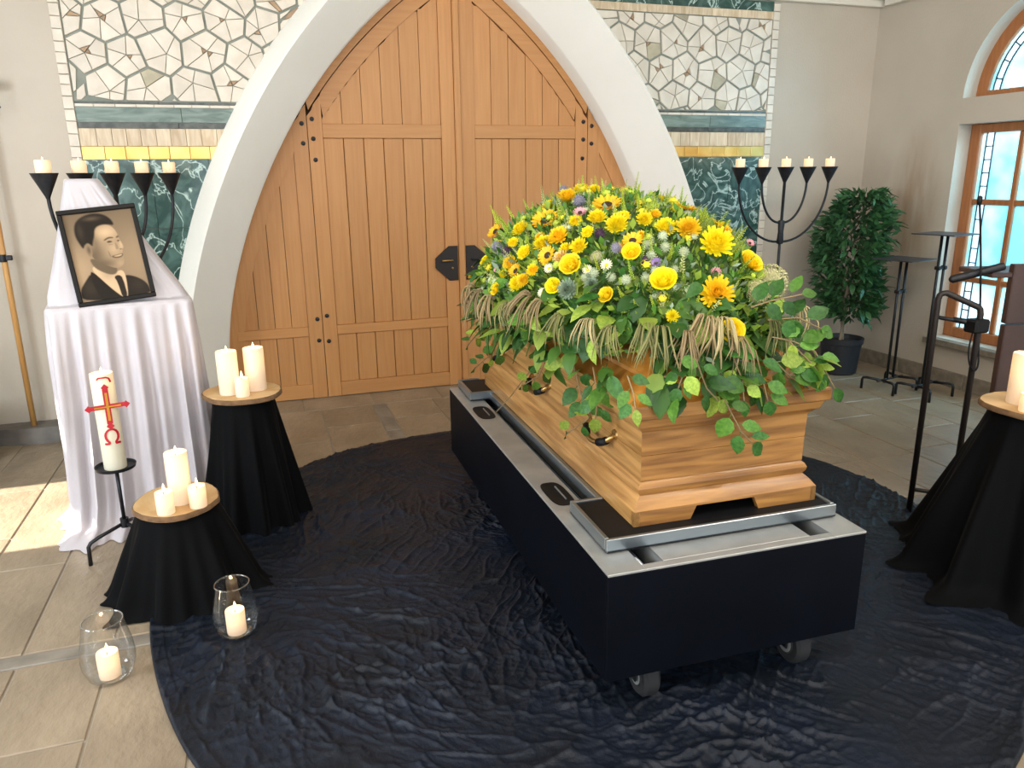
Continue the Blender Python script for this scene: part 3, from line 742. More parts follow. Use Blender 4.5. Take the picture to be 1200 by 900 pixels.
# --- paschal candle and its iron stand -------------------------------------------------------
p0 = zp(152, 648)
PS_ = empty('candle_stand', p0, 'slim black iron tripod stand holding the tall decorated candle', 'candle stand')
zt = .40
MB().lathe([(0, zt), (.055, zt), (.078, zt+.006), (.082, zt+.020), (.079, zt+.020), (.074, zt+.010), (0, zt+.007)], 36).build('drip_plate', IRON, PS_, smooth=40)
MB().tube([(0, 0, .14), (0, 0, zt)], .008, 10).build('pole', IRON, PS_, smooth=True)
MB().lathe([(.0, .13), (.018, .13), (.018, .17), (0, .17)], 16).build('collar', IRON, PS_, smooth=40)
for a in (205, 325, 85):
    a = radians(a); e = Vector((cos(a), sin(a), 0))
    MB().tube([e*.01+Vector((0, 0, .145)), e*.11+Vector((0, 0, .115)), e*.145+Vector((0, 0, .10)), e*.155+Vector((0, 0, .085)), e*.158], .0085, 8).build('leg', IRON, PS_, smooth=True)
pc = (p0.x, p0.y, zt+.008); R_, Hh = .045, .42
pch = candle(pc, R_, Hh, 'tall ivory candle with red cross and omega sign on iron stand', None, .8, WAXG, name='paschal_candle')
fa = atan2(-p0.y, -p0.x)      # faces the camera
def wrap(u, z, d=.0015): a = fa+.10+u/R_; return Vector(((R_+d)*cos(a), (R_+d)*sin(a), z))
def ribbon(path, w_, name, m, t=.004):
    b = MB(); P = [Vector((p[0], p[1])) for p in path]
    fine = []
    for i in range(len(P)-1):
        for k in range(6): fine.append(P[i].lerp(P[i+1], k/6))
    fine.append(P[-1]); rows = []
    for i, p in enumerate(fine):
        d = (fine[min(i+1, len(fine)-1)]-fine[max(i-1, 0)]).normalized(); n = Vector((-d.y, d.x))*w_/2
        rows.append([wrap(*(p-n), 0), wrap(*(p-n), t), wrap(*(p+n), t), wrap(*(p+n), 0)])
    return b.grid(rows, closed=True).build(name, m, pch)
def vflat(u, z):        # a relief cross standing off the candle, reaching past its sides
    e1 = Vector((-sin(fa+.10), cos(fa+.10), 0)); nrm = Vector((cos(fa+.10), sin(fa+.10), 0)); return nrm*(R_+.003)+e1*u+Vector((0, 0, z))
GOLDF = mat('gold_foil', '#c89a3c', .3, metal=.8)
zc_ = .285
b = MB()
def bar(u0, u1, z0, z1): b.box((u0, -.002, z0), (u1, .004, z1), lambda p: vflat(p.x, p.z)+Vector((cos(fa+.1), sin(fa+.1), 0))*p.y)
bar(-.011, .011, zc_-.075, zc_+.075); bar(-.068, .068, zc_-.009, zc_+.009)
for u, z in ((-.07, zc_), (.07, zc_), (0, zc_-.085), (0, zc_+.082)):
    q = .015; b.add([vflat(u-q, z), vflat(u, z-q), vflat(u+q, z), vflat(u, z+q)]+[vflat(u+a_, z+c_)*1+Vector((cos(fa+.1), sin(fa+.1), 0))*.006 for a_, c_ in ((-q, 0), (0, -q), (q, 0), (0, q))], [(0, 1, 5, 4), (1, 2, 6, 5), (2, 3, 7, 6), (3, 0, 4, 7), (4, 5, 6, 7), (3, 2, 1, 0)])
b.build('red_cross', RED, pch)
b = MB(); bar(-.0045, .0045, zc_-.06, zc_+.06); bar(-.05, .05, zc_-.003, zc_+.003)
gl = b.build('gold_inlay', GOLDF, pch); gl.location = (cos(fa+.1)*.003, sin(fa+.1)*.003, 0)
om = [(-.030, .122), (-.012, .122)]+[(.0+.024*cos(t), .155+.030*sin(t)) for t in [radians(240-i*300/14) for i in range(15)]]+[(.012, .122), (.030, .122)]
ribbon(om, .008, 'omega_sign', RED); ribbon([(-.024, .40), (-.018, .408), (.01, .408), (.02, .403), (.026, .385)], .006, 'alpha_sign', RED)

# --- white draped stand and portrait ------------------------------------------------------------
dr = zp(148, 600); dr = Vector((-.63, 3.95, 0)); th_ = radians(9)
DR = empty('draped_stand', dr, 'tall stand draped in white satin behind the portrait photograph', 'draped stand', None, th_)
rings = [  # z, half width, front y, back y, fold amplitude
    (0.0, .345, -.33, .25, .042), (.012, .335, -.315, .245, .042), (.05, .318, -.255, .23, .040), (.15, .31, -.23, .22, .036), (.35, .308, -.21, .215, .032), (.6, .306, -.19, .205, .026),
    (.85, .305, -.18, .20, .017), (1.0, .303, -.172, .195, .007), (1.045, .303, -.168, .195, .002), (1.058, .297, -.160, .193, 0), (1.062, .29, -.118, .192, 0), (1.10, .28, -.108, .19, .002), (1.25, .212, -.07, .185, .003), (1.4, .150, -.03, .178, .003), (1.55, .090, .008, .17, .001), (1.598, .072, .02, .165, 0), (1.605, .064, .028, .16, 0)]
def perim(hw_, f, bk_, n=240, rc=.035):
    rc = min(rc, hw_*.5); pts = []; cs = [(hw_-rc, f+rc, -pi/2), (hw_-rc, bk_-rc, 0), (-hw_+rc, bk_-rc, pi/2), (-hw_+rc, f+rc, pi)]
    for cx_, cy_, a0 in cs:
        for k in range(9): a = a0+pi/2*k/8; pts.append((cx_+rc*cos(a), cy_+rc*sin(a), cos(a), sin(a)))
    pts.append(pts[0]); a = np.array(pts); L_ = np.r_[0, np.cumsum(np.hypot(np.diff(a[:, 0]), np.diff(a[:, 1])))]; q = np.linspace(0, L_[-1], n, endpoint=False)
    return [tuple(np.interp(t, L_, a[:, j]) for j in range(4)) for t in q]
fine = []
for i in range(len(rings)-1):
    for t in (0, .25, .5, .75): fine.append([rings[i][j]+(rings[i+1][j]-rings[i][j])*t for j in range(5)])
fine.append(rings[-1])
rows = []
for z, h_, f_, b_, am in fine:
    row = []
    for k, (x, y_, nx, ny) in enumerate(perim(h_, f_, b_)):
        a = 2*pi*k/240
        w_ = sin(21*a+1.3*sin(3*a))+.7*sin(34*a+2+sin(4*a))+.5*mn.noise(Vector((k*.12, z*1.5, 2)))*2
        o_ = am*.55*w_
        ex = Vector((0, 0, 0))
        if z < .06 and -.8*pi < a: # cloth pooling on the floor
            o_ += (.06-z)*.5*(1+sin(7*a))
        row.append((x+nx*o_-.085*min(1, max(0, (z-1.06)/.54)), y_+ny*o_, max(.003, z+.003)))
    rows.append(row)
b = MB().grid(rows, closed=True); b.add(rows[-1], [tuple(range(240))]); b.build('satin_cloth', SATIN, DR, smooth=70)
# portrait
lean = radians(14.5)
PT = empty('portrait_frame', (dr.x+(-.008)*cos(th_)+.150*sin(th_), dr.y+(-.008)*sin(th_)-.150*cos(th_), 1.067), 'black framed sepia portrait photograph of a man in a dark suit', 'picture frame', None, th_)
PT.rotation_euler = (-lean, radians(-5), th_)
pw, ph_ = .318, .430; t = .020
SEP = lambda n_, c_: mat('print_'+n_, c_, .35, spec=.5)
for a, c_ in (((-pw/2, -.018, 0), (pw/2, 0, t)), ((-pw/2, -.018, ph_-t), (pw/2, 0, ph_)), ((-pw/2, -.018, t), (-pw/2+t, 0, ph_-t)), ((pw/2-t, -.018, t), (pw/2, 0, ph_-t))):
    MB().bbox(a, c_, .003).build('frame_bar', FRAMEB, PT)
MB().box((-pw/2+.004, -.004, .004), (pw/2-.004, -.001, ph_-.004)).build('backing_board', FRAMEB, PT)
W2, H2 = pw-2*t, ph_-2*t
def portrait_print(nx=150, ny=210):
    gx, gy = np.meshgrid(np.linspace(0, 1, nx), np.linspace(0, 1, ny)); asp = W2/H2
    X, Y_ = gx*asp, gy
    def mask(pts, soft=.008, sm=2):
        P = [np.array(p, float) for p in pts]
        for _ in range(sm): P = [q for i_, p in enumerate(P) for q in (p*.75+P[(i_+1) % len(P)]*.25, p*.25+P[(i_+1) % len(P)]*.75)]
        P = np.array(P)*np.array([asp, 1]); d = np.full(X.shape, 9.0); ins = np.zeros(X.shape, bool)
        for i_ in range(len(P)):
            a, b_ = P[i_], P[(i_+1) % len(P)]; e = b_-a; l2 = (e**2).sum()+1e-12
            t_ = np.clip(((X-a[0])*e[0]+(Y_-a[1])*e[1])/l2, 0, 1); d = np.minimum(d, np.hypot(X-a[0]-e[0]*t_, Y_-a[1]-e[1]*t_))
            c_ = (a[1] > Y_) != (b_[1] > Y_); ins ^= c_ & (X < (b_[0]-a[0])*(Y_-a[1])/(b_[1]-a[1]+1e-12)+a[0])
        sd_ = np.where(ins, d, -d); return np.clip(sd_/soft*.5+.5, 0, 1)
    g = lambda cx, cy, sx, sy: np.exp(-((gx-cx)/sx)**2-((gy-cy)/sy)**2)
    L_ = .30+.10*gy+.16*g(.05, .62, .35, .3)+.10*g(.95, .5, .3, .35)
    def over(m, val): nonlocal L_; L_ = L_*(1-m)+val*m
    over(mask([(0, 1), (0, .86), (.10, .77), (.22, .67), (.40, .76), (.56, .80), (.68, .75), (.82, .78), (.95, .85), (1, .93), (1, 1.02)]), .060+.035*g(.15, .85, .12, .1)+.03*g(.85, .88, .15, .1))
    over(mask([(.24, .62), (.32, .60), (.52, .72), (.66, .68), (.70, .76), (.66, 1.02), (.60, 1.02), (.44, .88), (.26, .70)], .006), .70-.12*g(.45, .72, .1, .06))
    over(mask([(.20, .66), (.26, .685), (.42, .86), (.56, 1.02), (.28, 1.02), (.20, .80)], .006), .055)
    over(mask([(.52, .755), (.60, .74), (.645, .78), (.655, 1.02), (.575, 1.02), (.555, .82)], .005, 1), .075)
    over(mask([(.23, .50), (.44, .58), (.60, .64), (.585, .72), (.50, .735), (.38, .69), (.27, .62)]), .25)
    face = mask([(.28, .20), (.46, .13), (.64, .16), (.715, .24), (.725, .335), (.765, .405), (.768, .44), (.735, .452), (.74, .475), (.725, .495), (.742, .52), (.725, .55), (.735, .585), (.70, .64), (.60, .67), (.46, .62), (.30, .54), (.25, .40), (.25, .28)], .006)
    tone = .46+.22*g(.55, .24, .18, .08)+.14*g(.62, .44, .10, .07)+.16*g(.735, .40, .025, .06)-.20*g(.30, .50, .16, .12)-.14*g(.45, .60, .16, .05)+.08*g(.66, .61, .06, .035)-.12*g(.38, .30, .06, .12)
    over(face, tone)
    over(mask([(.185, .36), (.235, .335), (.30, .38), (.305, .46), (.27, .515), (.225, .47)], .006), .42-.18*g(.26, .42, .03, .05))
    for m, v_, k in (([(.50, .325), (.58, .295), (.645, .305), (.65, .318), (.58, .315), (.51, .338)], .13, .85), ([(.68, .312), (.715, .292), (.735, .305), (.70, .322)], .15, .85), ([(.53, .358), (.575, .338), (.63, .356), (.58, .366)], .10, .9), ([(.685, .356), (.71, .340), (.732, .352), (.71, .364)], .12, .85),
                     ([(.655, .36), (.685, .40), (.69, .445), (.65, .455), (.645, .42)], .33, .6), ([(.69, .448), (.74, .446), (.72, .460)], .17, .8), ([(.55, .520), (.63, .512), (.70, .505), (.735, .502), (.725, .535), (.66, .552), (.59, .545)], .18, .85), ([(.58, .524), (.65, .518), (.72, .510), (.705, .526), (.64, .534)], .78, .9), ([(.525, .45), (.54, .47), (.555, .53), (.535, .525)], .27, .7), ([(.55, .38), (.62, .385), (.61, .392), (.56, .39)], .30, .6)):
        over(mask(m, .006)*k, v_)
    over(mask([(.16, .36), (.11, .24), (.14, .11), (.25, .04), (.42, .008), (.58, .03), (.68, .10), (.705, .175), (.60, .150), (.48, .155), (.41, .19), (.385, .27), (.34, .34), (.325, .385), (.27, .335), (.215, .36), (.19, .40)], .010), .055+.13*g(.40, .07, .12, .025)+.05*g(.2, .2, .05, .1))
    L_ = np.clip(L_, 0, 1)**1.45
    col = np.stack([L_*.92, L_*.62, L_*.36, np.ones_like(L_)], -1)
    vs = np.stack([-W2/2+gx*W2, np.full_like(gx, -.0058), t+(1-gy)*H2], -1).reshape(-1, 3)
    idx = np.arange(nx*ny).reshape(ny, nx); fs = np.stack([idx[:-1, :-1], idx[1:, :-1], idx[1:, 1:], idx[:-1, 1:]], -1).reshape(-1, 4)
    me = bpy.data.meshes.new('photo_print'); me.from_pydata(vs.tolist(), [], fs.tolist())
    at_ = me.color_attributes.new('print', 'FLOAT_COLOR', 'POINT'); at_.data.foreach_set('color', col.reshape(-1))
    m = mat('sepia_print', '#806040', .45, spec=.12); n_ = m.node_tree.nodes.new('ShaderNodeVertexColor'); n_.layer_name = 'print'
    m.node_tree.links.new(n_.outputs[0], m.node_tree.nodes['Principled BSDF'].inputs['Base Color']); me.materials.append(m)
    link('photo_print', me, PT)
portrait_print()

# --- five-armed candelabra -----------------------------------------------------------------------
def candelabrum(loc, rz, lab, clabs, grp):
    K = empty('candelabrum', loc, lab, 'candelabrum', 'five armed candelabra', rz)
    sp = .194; zr = 1.635; hc = .105
    MB().tube([(0, 0, .02), (0, 0, zr-hc)], .011, 10).build('pole', IRON, K, smooth=True)
    MB().lathe([(0, 1.085), (.022, 1.085), (.025, 1.10), (.020, 1.17), (.025, 1.24), (.021, 1.255), (0, 1.255)], 16).build('arm_clamp', IRON, K, smooth=40)
    for a in (90, 210, 330):
        e = Vector((cos(radians(a)), sin(radians(a)), 0))
        MB().tube([Vector((0, 0, .12)), e*.08+Vector((0, 0, .11)), e*.2+Vector((0, 0, .06)), e*.24+Vector((0, 0, .0))], .010, 8).build('leg', IRON, K, smooth=True)
    for i in (-2, -1, 1, 2):
        x = sp*i; s_ = 1 if i > 0 else -1; z0 = 1.24 if abs(i) == 1 else 1.10
        pts = [Vector((s_*.02, 0, z0))]
        for k in range(1, 15):
            t_ = k/14*pi/2; pts.append(Vector((s_*.02+(x-s_*.02)*sin(t_)**1.0, 0, z0+(zr-hc-z0)*(1-cos(t_)))))
        MB().tube(pts, .0085, 8).build('arm', IRON, K, smooth=True)
    for i in range(-2, 3):
        MB().lathe([(.009, zr-hc-.01), (.012, zr-hc), (.058, zr-.004), (.060, zr), (.052, zr), (.012, zr-hc+.02), (0, zr-hc+.02)], 28, (sp*i, 0, 0)).build('cup', IRON, K, smooth=30)
        q = Vector((sp*i, 0, 0)); q.rotate(Matrix.Rotation(rz, 3, 'Z'))
        candle((loc[0]+q.x, loc[1]+q.y, zr-.03), .033, .088, clabs[i+2], grp, .35, fscale=.45)
    return K
words = ['leftmost', 'second', 'middle', 'fourth', 'rightmost']
candelabrum((-.655, 4.42, 0), radians(52), 'black iron candelabrum with five cups behind the white draped stand', [f'{a} candle on the candelabrum behind the white drape' for a in words], 'candles on the left candelabrum')
mr_ = yp(921, 195, 4.8)
candelabrum((mr_.x-.0, 4.8, 0), 0, 'black iron candelabrum with five cups beside the potted ficus', [f'{a} candle on the candelabrum beside the ficus' for a in words], 'candles on the right candelabrum')

# --- bier (catafalque) -------------------------------------------------------------------------------
BO = Vector((.86, 1.75, 0)); BA = radians(-1.5)
BI = empty('bier_trolley', BO, 'black wheeled bier trolley with steel top carrying the coffin', 'bier', None, BA)
BW, BL, BT, BB = .89, 2.09, .5, .145
bu = Vector((cos(BA), sin(BA), 0)); bv = Vector((-sin(BA), cos(BA), 0))
def bw(u, v, z): return BO+bu*u+bv*v+Vector((0, 0, z))
def bl(p): d = p-BO; return Vector((d.dot(bu), d.dot(bv), p.z))
def pv(px, py, v0): d = ray(px, py); t_ = (BO+bv*v0-CAM).dot(bv)/d.dot(bv); return bl(CAM+d*t_)     # on plane v=v0, bier coordinates
def pu(px, py, u0): d = ray(px, py); t_ = (BO+bu*u0-CAM).dot(bu)/d.dot(bu); return bl(CAM+d*t_)
pt = .012
for nm, a, b_ in (('front_panel', (0, 0, BB), (BW, pt, BT-.008)), ('rear_panel', (0, BL-pt, BB), (BW, BL, BT-.008)), ('side_panel', (0, pt, BB), (pt, BL-pt, BT-.008)), ('side_panel', (BW-pt, pt, BB), (BW, BL-pt, BT-.008))):
    MB().bbox(a, b_, .002).build(nm, BLACKP, BI)
MB().box((pt, pt, .40), (BW-pt, BL-pt, .41)).build('inner_deck', BLACKM, BI)
# steel deck: strips with slots between
for a, b_ in (((0, 0, BT-.008), (.118, BL, BT)), ((.19, .03, BT-.008), (.70, BL-.03, BT)), ((.772, 0, BT-.008), (BW, BL, BT)), ((.118, 0, BT-.008), (.772, .03, BT)), ((.118, BL-.03, BT-.008), (.772, BL, BT))):
    MB().bbox(a, b_, .0015).build('steel_deck_plate', ALU, BI)
for u_ in (.114, .19, .696, .772): MB().box((u_, .03, BT-.07), (u_+.004, BL-.03, BT-.001)).build('slot_wall', ALU, BI)
MB().tube([(.15, .03, .445), (.15, BL-.03, .445)], .018, 12).build('guide_rail', ALUB, BI, smooth=True)
for u_, v_ in ((.061, .585), (.061, 1.60), (.829, .585), (.829, 1.60)):     # grip wells
    pts = [(u_+.042*math.copysign(abs(cos(a))**.6, cos(a)), v_+.105*math.copysign(abs(sin(a))**.6, sin(a))) for a in [2*pi*k/32 for k in range(32)]]
    rows = [[(x, y_, BT+.0012) for x, y_ in pts], [(u_+(x-u_)*.93, v_+(y_-v_)*.96, BT+.0025) for x, y_ in pts], [(u_+(x-u_)*.86, v_+(y_-v_)*.92, BT+.0006) for x, y_ in pts], [(u_+(x-u_)*.2, v_+(y_-v_)*.2, BT+.0004) for x, y_ in pts]]
    b = MB().grid(rows, closed=True); b.add(rows[-1], [tuple(range(32))]); wl = b.build('grip_well', BLACKM, BI, smooth=50)
    MB().tube([(u_+.012, v_-.06, BT+.004), (u_+.012, v_+.055, BT+.004)], .003, 6).build('latch_rod', ALUB, wl)
for u_, v_ in ((.17, .09), (.72, .09), (.14, BL-.28), (.75, BL-.28)):
    zf = .012; rw = .072
    wh = MB().lathe([(0, -.03), (rw*.5, -.03), (rw*.55, -.026), (rw*.86, -.028), (rw, -.018), (rw, .018), (rw*.86, .028), (rw*.55, .026), (rw*.5, .03), (0, .03)], 28, (0, 0, 0), lambda p: Vector((u_+p.z, v_+p.x, zf+rw+p.y))).build('wheel', RUBBER, BI, smooth=35)
    MB().lathe([(0, -.034), (rw*.48, -.031), (rw*.48, .031), (0, .034)], 20, (0, 0, 0), lambda p: Vector((u_+p.z, v_+p.x, zf+rw+p.y))).build('hub', ALU, wh, smooth=35)
    MB().bbox((u_-.045, v_-.03, zf+rw-.01), (u_-.037, v_+.03, .40)).bbox((u_+.037, v_-.03, zf+rw-.01), (u_+.045, v_+.03, .40)).build('caster_fork', BLACKM, BI)
# trays that carry the coffin
for v0, v1 in ((.115, .42), (1.80, 2.075)):
    tr = MB().bbox((.045, v0, BT+.003), (.865, v1, BT+.012), .002).build('coffin_tray', BLACKM, BI)
    e = .014; zt_ = BT+.046
    for a, b_ in (((.045, v0, BT+.004), (.865, v0+e, zt_)), ((.045, v1-e, BT+.004), (.16, v1, zt_)), ((.75, v1-e, BT+.004), (.865, v1, zt_)), ((.045, v0+e, BT+.004), (.045+e, v1-e, zt_)), ((.865-e, v0+e, BT+.004), (.865, v1-e, zt_))):
        MB().bbox(a, b_, .002).build('tray_edge', ALUB, tr)
    MB().box((.059, v0+e, BT+.012), (.851, v1-e, BT+.040)).build('tray_pad', BLACKM, tr)
for u_ in (.146, .722): MB().bbox((u_, .42, BT+.004), (u_+.022, 1.80, BT+.038), .003).build('tray_link_rail', ALUB, BI)
ZB_ = BT+.0405

# --- coffin ---------------------------------------------------------------------------------------------
cu0, cu1, cv0, cv1 = .165, .830, .180, 1.965
CU, CV = (cu0+cu1)/2, (cv0+cv1)/2
CO = empty('coffin', bw(CU, CV, ZB_), 'light oak coffin with moulded sides standing on the bier trolley', 'coffin', None, BA)
hu, hv = (cu1-cu0)/2, (cv1-cv0)/2
bodyp = [(0, 0), (.050, 0), (.078, -.022), (.088, -.034), (.100, -.026), (.112, -.024), (.124, -.030), (.132, -.040)]
midp = [(.132, -.040), (.133, -.037), (.215, -.036), (.217, -.039), (.219, -.036), (.295, -.034), (.300, -.030)]
topp = [(.300, -.030), (.312, -.020), (.318, -.010), (.345, .000), (.352, .012), (.385, .014), (.392, .010)]
lidp = [(.392, .010), (.398, -.004), (.404, -.014), (.445, -.052), (.450, -.060), (.462, -.062), (.520, -.120), (.526, -.128), (.536, -.130)]
def shell(prof, nm, par):
    for k in range(4):
        rows = []
        for z, o_ in prof:
            a, c_ = hu+o_, hv+o_
            q = [((-a, -c_), (a, -c_)), ((a, -c_), (a, c_)), ((a, c_), (-a, c_)), ((-a, c_), (-a, -c_))][k]
            n_ = 2 if k % 2 == 0 else 3
            rows.append([(q[0][0]+(q[1][0]-q[0][0])*i/(n_-1), q[0][1]+(q[1][1]-q[0][1])*i/(n_-1), z) for i in range(n_)])
        MB().grid(rows).build(nm+('_end' if k % 2 == 0 else '_side'), COFE if k % 2 == 0 else COFS, par, smooth=30)
# base plinth: ends with the cut-out foot
for sgn in (-1, 1):
    y_ = sgn*hv; cut = [(-hu, 0), (-.135, 0), (-.115, .043), (.095, .043), (.115, 0), (hu, 0), (hu, .050), (-hu, .050)]
    if sgn > 0: cut = cut[::-1]
    MB().prism(cut, y_, y_-sgn*.02).build('base_end', COFE, CO)
for sgn in (-1, 1): MB().box((min(sgn*hu, sgn*(hu-.02)), -hv, 0), (max(sgn*hu, sgn*(hu-.02)), hv, .05)).build('base_side', COFS, CO)
MB().box((-hu+.03, -hv+.03, .03), (hu-.03, hv-.03, .06)).build('bottom_board', BLACKM, CO)
shell(bodyp[1:], 'base_moulding', CO); shell(midp, 'panel', CO); shell(topp, 'cornice', CO)
LD = link('lid', None, CO, (0, 0, 0))
bpy.data.objects.remove(LD)
COFL = mat('coffin_lid_oak', '#a86a26', .25, col2='#c88a40', nscale=4, stretch=(3, 3, 9), detail=7, coat=.5, bump=.03, bscale=14)
a, c_ = hu-.130, hv-.130
LD = MB().box((-a, -c_, .50), (a, c_, .536)).build('lid', COFL, CO)
for k in range(4):
    rows = []
    for z, o_ in lidp:
        a, c_ = hu+o_, hv+o_
        q = [((-a, -c_), (a, -c_)), ((a, -c_), (a, c_)), ((a, c_), (-a, c_)), ((-a, c_), (-a, -c_))][k]
        rows.append([(q[0][0], q[0][1], z), (q[1][0], q[1][1], z)])
    MB().grid(rows).build('lid_slope', COFL, LD, smooth=20)
for sgn in (-1, 1):
    for v_ in (.33, .98, 1.62):
        y_ = v_-hv; x_ = sgn*(hu-.036)
        pts = [Vector((x_+sgn*(.004+.042*sin(pi*i/12)), y_+.10*cos(pi*i/12), .225-.045*sin(pi*i/12))) for i in range(13)]
        h_ = MB().tube(pts, .009, 8).build('handle', BRASS, CO, smooth=True)
        for ss in (0, 1):
            seg = pts[2:5] if ss else pts[8:11]
            MB().tube(seg, .014, 10).build('grip', BLACKM, h_, smooth=True)
        for yy in (.10, -.10): MB().lathe([(0, 0), (.02, 0), (.018, .006), (0, .009)], 14, (0, 0, 0), lambda p: Vector((x_+sgn*p.z, y_+yy+p.x, .225+p.y))).build('rosette', BRASS, h_, smooth=40)

# --- funeral spray on the coffin -----------------------------------------------------------------------
FS = empty('flower_spray', bw(.46, 1.03, ZB_+.5365), 'large yellow and green funeral flower spray lying on the coffin', 'flower arrangement', None, BA)
FO = Vector((.46, 1.03, ZB_+.5365))             # origin in bier coordinates
DC = Vector((.45, 1.05, 1.05)); DRd = Vector((.50, .86, .47))
GS = [mat('leaf_deep', '#2b521f', .45, col2='#3d6a2a', nscale=7, rand=.35, trans=.15, spec=.35), mat('leaf_mid', '#446f26', .45, col2='#5c8632', nscale=7, rand=.35, trans=.18, spec=.35),
      mat('leaf_lime', '#7d9a38', .5, col2='#a2b548', nscale=9, rand=.3, trans=.2, spec=.35), mat('leaf_sage', '#6f8268', .6, col2='#8b9a82', nscale=9, rand=.2)]
YEL = mat('petal_yellow', '#f6df12', .55, rand=.10, trans=.15); YEL2 = mat('petal_golden', '#f3cb16', .55, rand=.12, trans=.2); ORG = mat('petal_orange', '#f2c31c', .55, rand=.12, trans=.2)
PEACH = mat('petal_peach', '#edc98a', .6, rand=.1); PINK = mat('petal_pink', '#cf8f95', .6, rand=.12); CREAM = mat('petal_cream', '#dcd7b8', .6, rand=.1)
PURP = mat('petal_purple', '#4a2f47', .6, rand=.2); LILAC = mat('thistle_grey', '#8b8797', .7, rand=.15); CORE = mat('flower_core', '#33200f', .8); YG = mat('bud_yellow_green', '#c6d23c', .55, rand=.2, trans=.15)
TAN = mat('seed_tan', '#8f7a55', .75, rand=.2); TWIG = mat('twig', '#8a7450', .8); WHT = mat('floret_white', '#a9b28f', .65, rand=.15)
rf = random.Random(5)
def petal(b, a, el, L_, w_, r0, curl=.25, z0=0, seg=3):
    """one petal leaving the axis at azimuth a, elevation el"""
    d = Vector((cos(a), sin(a), 0)); s_ = Vector((-sin(a), cos(a), 0)); rows = []
    for i in range(seg+1):
        t_ = i/seg; e = el+curl*t_; ww = w_*(.45+1.1*t_)*(1 if t_ < .7 else 1-(t_-.7)*2.2)/1.1
        c_ = d*(r0+L_*t_*cos(e))+Vector((0, 0, z0+L_*t_*sin(e)))
        rows.append([c_-s_*ww/2+Vector((0, 0, .12*ww)), c_, c_+s_*ww/2+Vector((0, 0, .12*ww))])
    b.grid(rows)
def m_mum(c1, c2, n=4):
    b = MB()
    for k in range(6):
        el = .05+k*.27; L_ = 1-.11*k; nn = max(5, 20-k*3)
        b.mi = 0 if k < n else 1
        for i in range(nn): petal(b, 2*pi*(i+.5*(k % 2))/nn+rf.uniform(-.08, .08), el+rf.uniform(-.08, .08), L_*rf.uniform(.85, 1.05)*.95, .26, .05, .35, .05*k, 2)
    b.mi = 1; b.lathe([(0, -.1), (.3, .0), (.3, .3), (0, .45)], 8)
    return b.mesh('chrysanthemum', [c1, c2], True, False)
def m_sun():
    b = MB()
    for k in range(2):
        for i in range(15): petal(b, 2*pi*(i+.5*k)/15+rf.uniform(-.1, .1), .12+.2*k, .72*rf.uniform(.85, 1.1), .27, .32, .15, .02*k)
    b.mi = 1; b.lathe([(0, -.05), (.36, -.03), (.38, .08), (.25, .17), (0, .14)], 14)
    return b.mesh('sunflower', [mat('petal_sunflower', '#f4bd17', .55, rand=.08, trans=.15), CORE], True, False)
def m_rose(c_):
    b = MB()
    for k, (n, r, h, o_) in enumerate(((5, .82, .62, .30), (5, .62, .72, .16), (4, .42, .78, .06), (3, .22, .80, 0))):
        for i in range(n):
            a0 = 2*pi*(i+.37*k)/n; wd = 2*pi/n*.68; rows = []
            for j in range(5):
                t_ = j/4; row = []
                for q in range(5):
                    s_ = (q-2)/2; a = a0+wd*s_; rr = r*(.35+.65*sqrt(t_))+o_*max(0, t_-.6)*1.6-(.05 if s_ > 0 else 0)
                    row.append((rr*cos(a), rr*sin(a), h*t_-.12*s_*s_*t_-.25*max(0, t_-.75)*o_))
                rows.append(row)
            b.grid(rows)
    b.lathe([(0, 0), (.3, .02), (.45, .2), (.2, .5), (0, .55)], 8)
    return b.mesh('rose', [c_], True, False)
def m_ball(c_, n=70, sp=.25, nm='thistle'):
    b = MB(); b.lathe([(0, -.75), (.5, -.5), (.75, 0), (.5, .5), (0, .75)], 10)
    for i in range(n):
        z = 1-1.7*(i+.5)/n; r = sqrt(max(0, 1-z*z)); a = i*2.39996; d = Vector((r*cos(a), r*sin(a), z)); t_ = d.orthogonal().normalized()*.1; q = d.cross(t_)
        b.add([d*.7+t_, d*.7-t_*.5+q*.9, d*.7-t_*.5-q*.9, d*(1+sp*rf.random())], [(0, 1, 3), (1, 2, 3), (2, 0, 3)])
    return b.mesh(nm, [c_], False, False)
def m_daisy(c_, core, n=14):
    b = MB()
    for k in range(2):
        for i in range(n): petal(b, 2*pi*(i+.5*k)/n, .2+.25*k, .8-.15*k, .3, .18, .2, 0, 2)
    b.mi = 1; b.lathe([(0, 0), (.28, .0), (.25, .2), (0, .25)], 10); return b.mesh('daisy', [c_, core], True, False)
def m_spike(c_, n=46, L_=1.0, r=.13):
    b = MB(); b.mi = 1; b.tube([(0, 0, -.6), (.01, 0, L_*.5), (0, .02, L_)], [.012, .01, .005], 5); b.mi = 0
    for i in range(n):
        t_ = i/n; z = .02+L_*t_; a = i*2.39996; rr = r*(1-.72*t_); d = Vector((cos(a), sin(a), .55)).normalized(); s_ = rr*.55
        c0 = Vector((0, 0, z))+d*rr*.55; sd_ = Vector((-sin(a), cos(a), 0)); u_ = d.cross(sd_)
        b.add([c0-d*s_, c0+sd_*s_*.7, c0+u_*s_*.6, c0-sd_*s_*.7, c0-u_*s_*.6, c0+d*s_*1.2], [(0, 1, 2), (0, 2, 3), (0, 3, 4), (0, 4, 1), (5, 2, 1), (5, 3, 2), (5, 4, 3), (5, 1, 4)])
    return b.mesh('flower_spike', [c_, GS[1]], True, False)
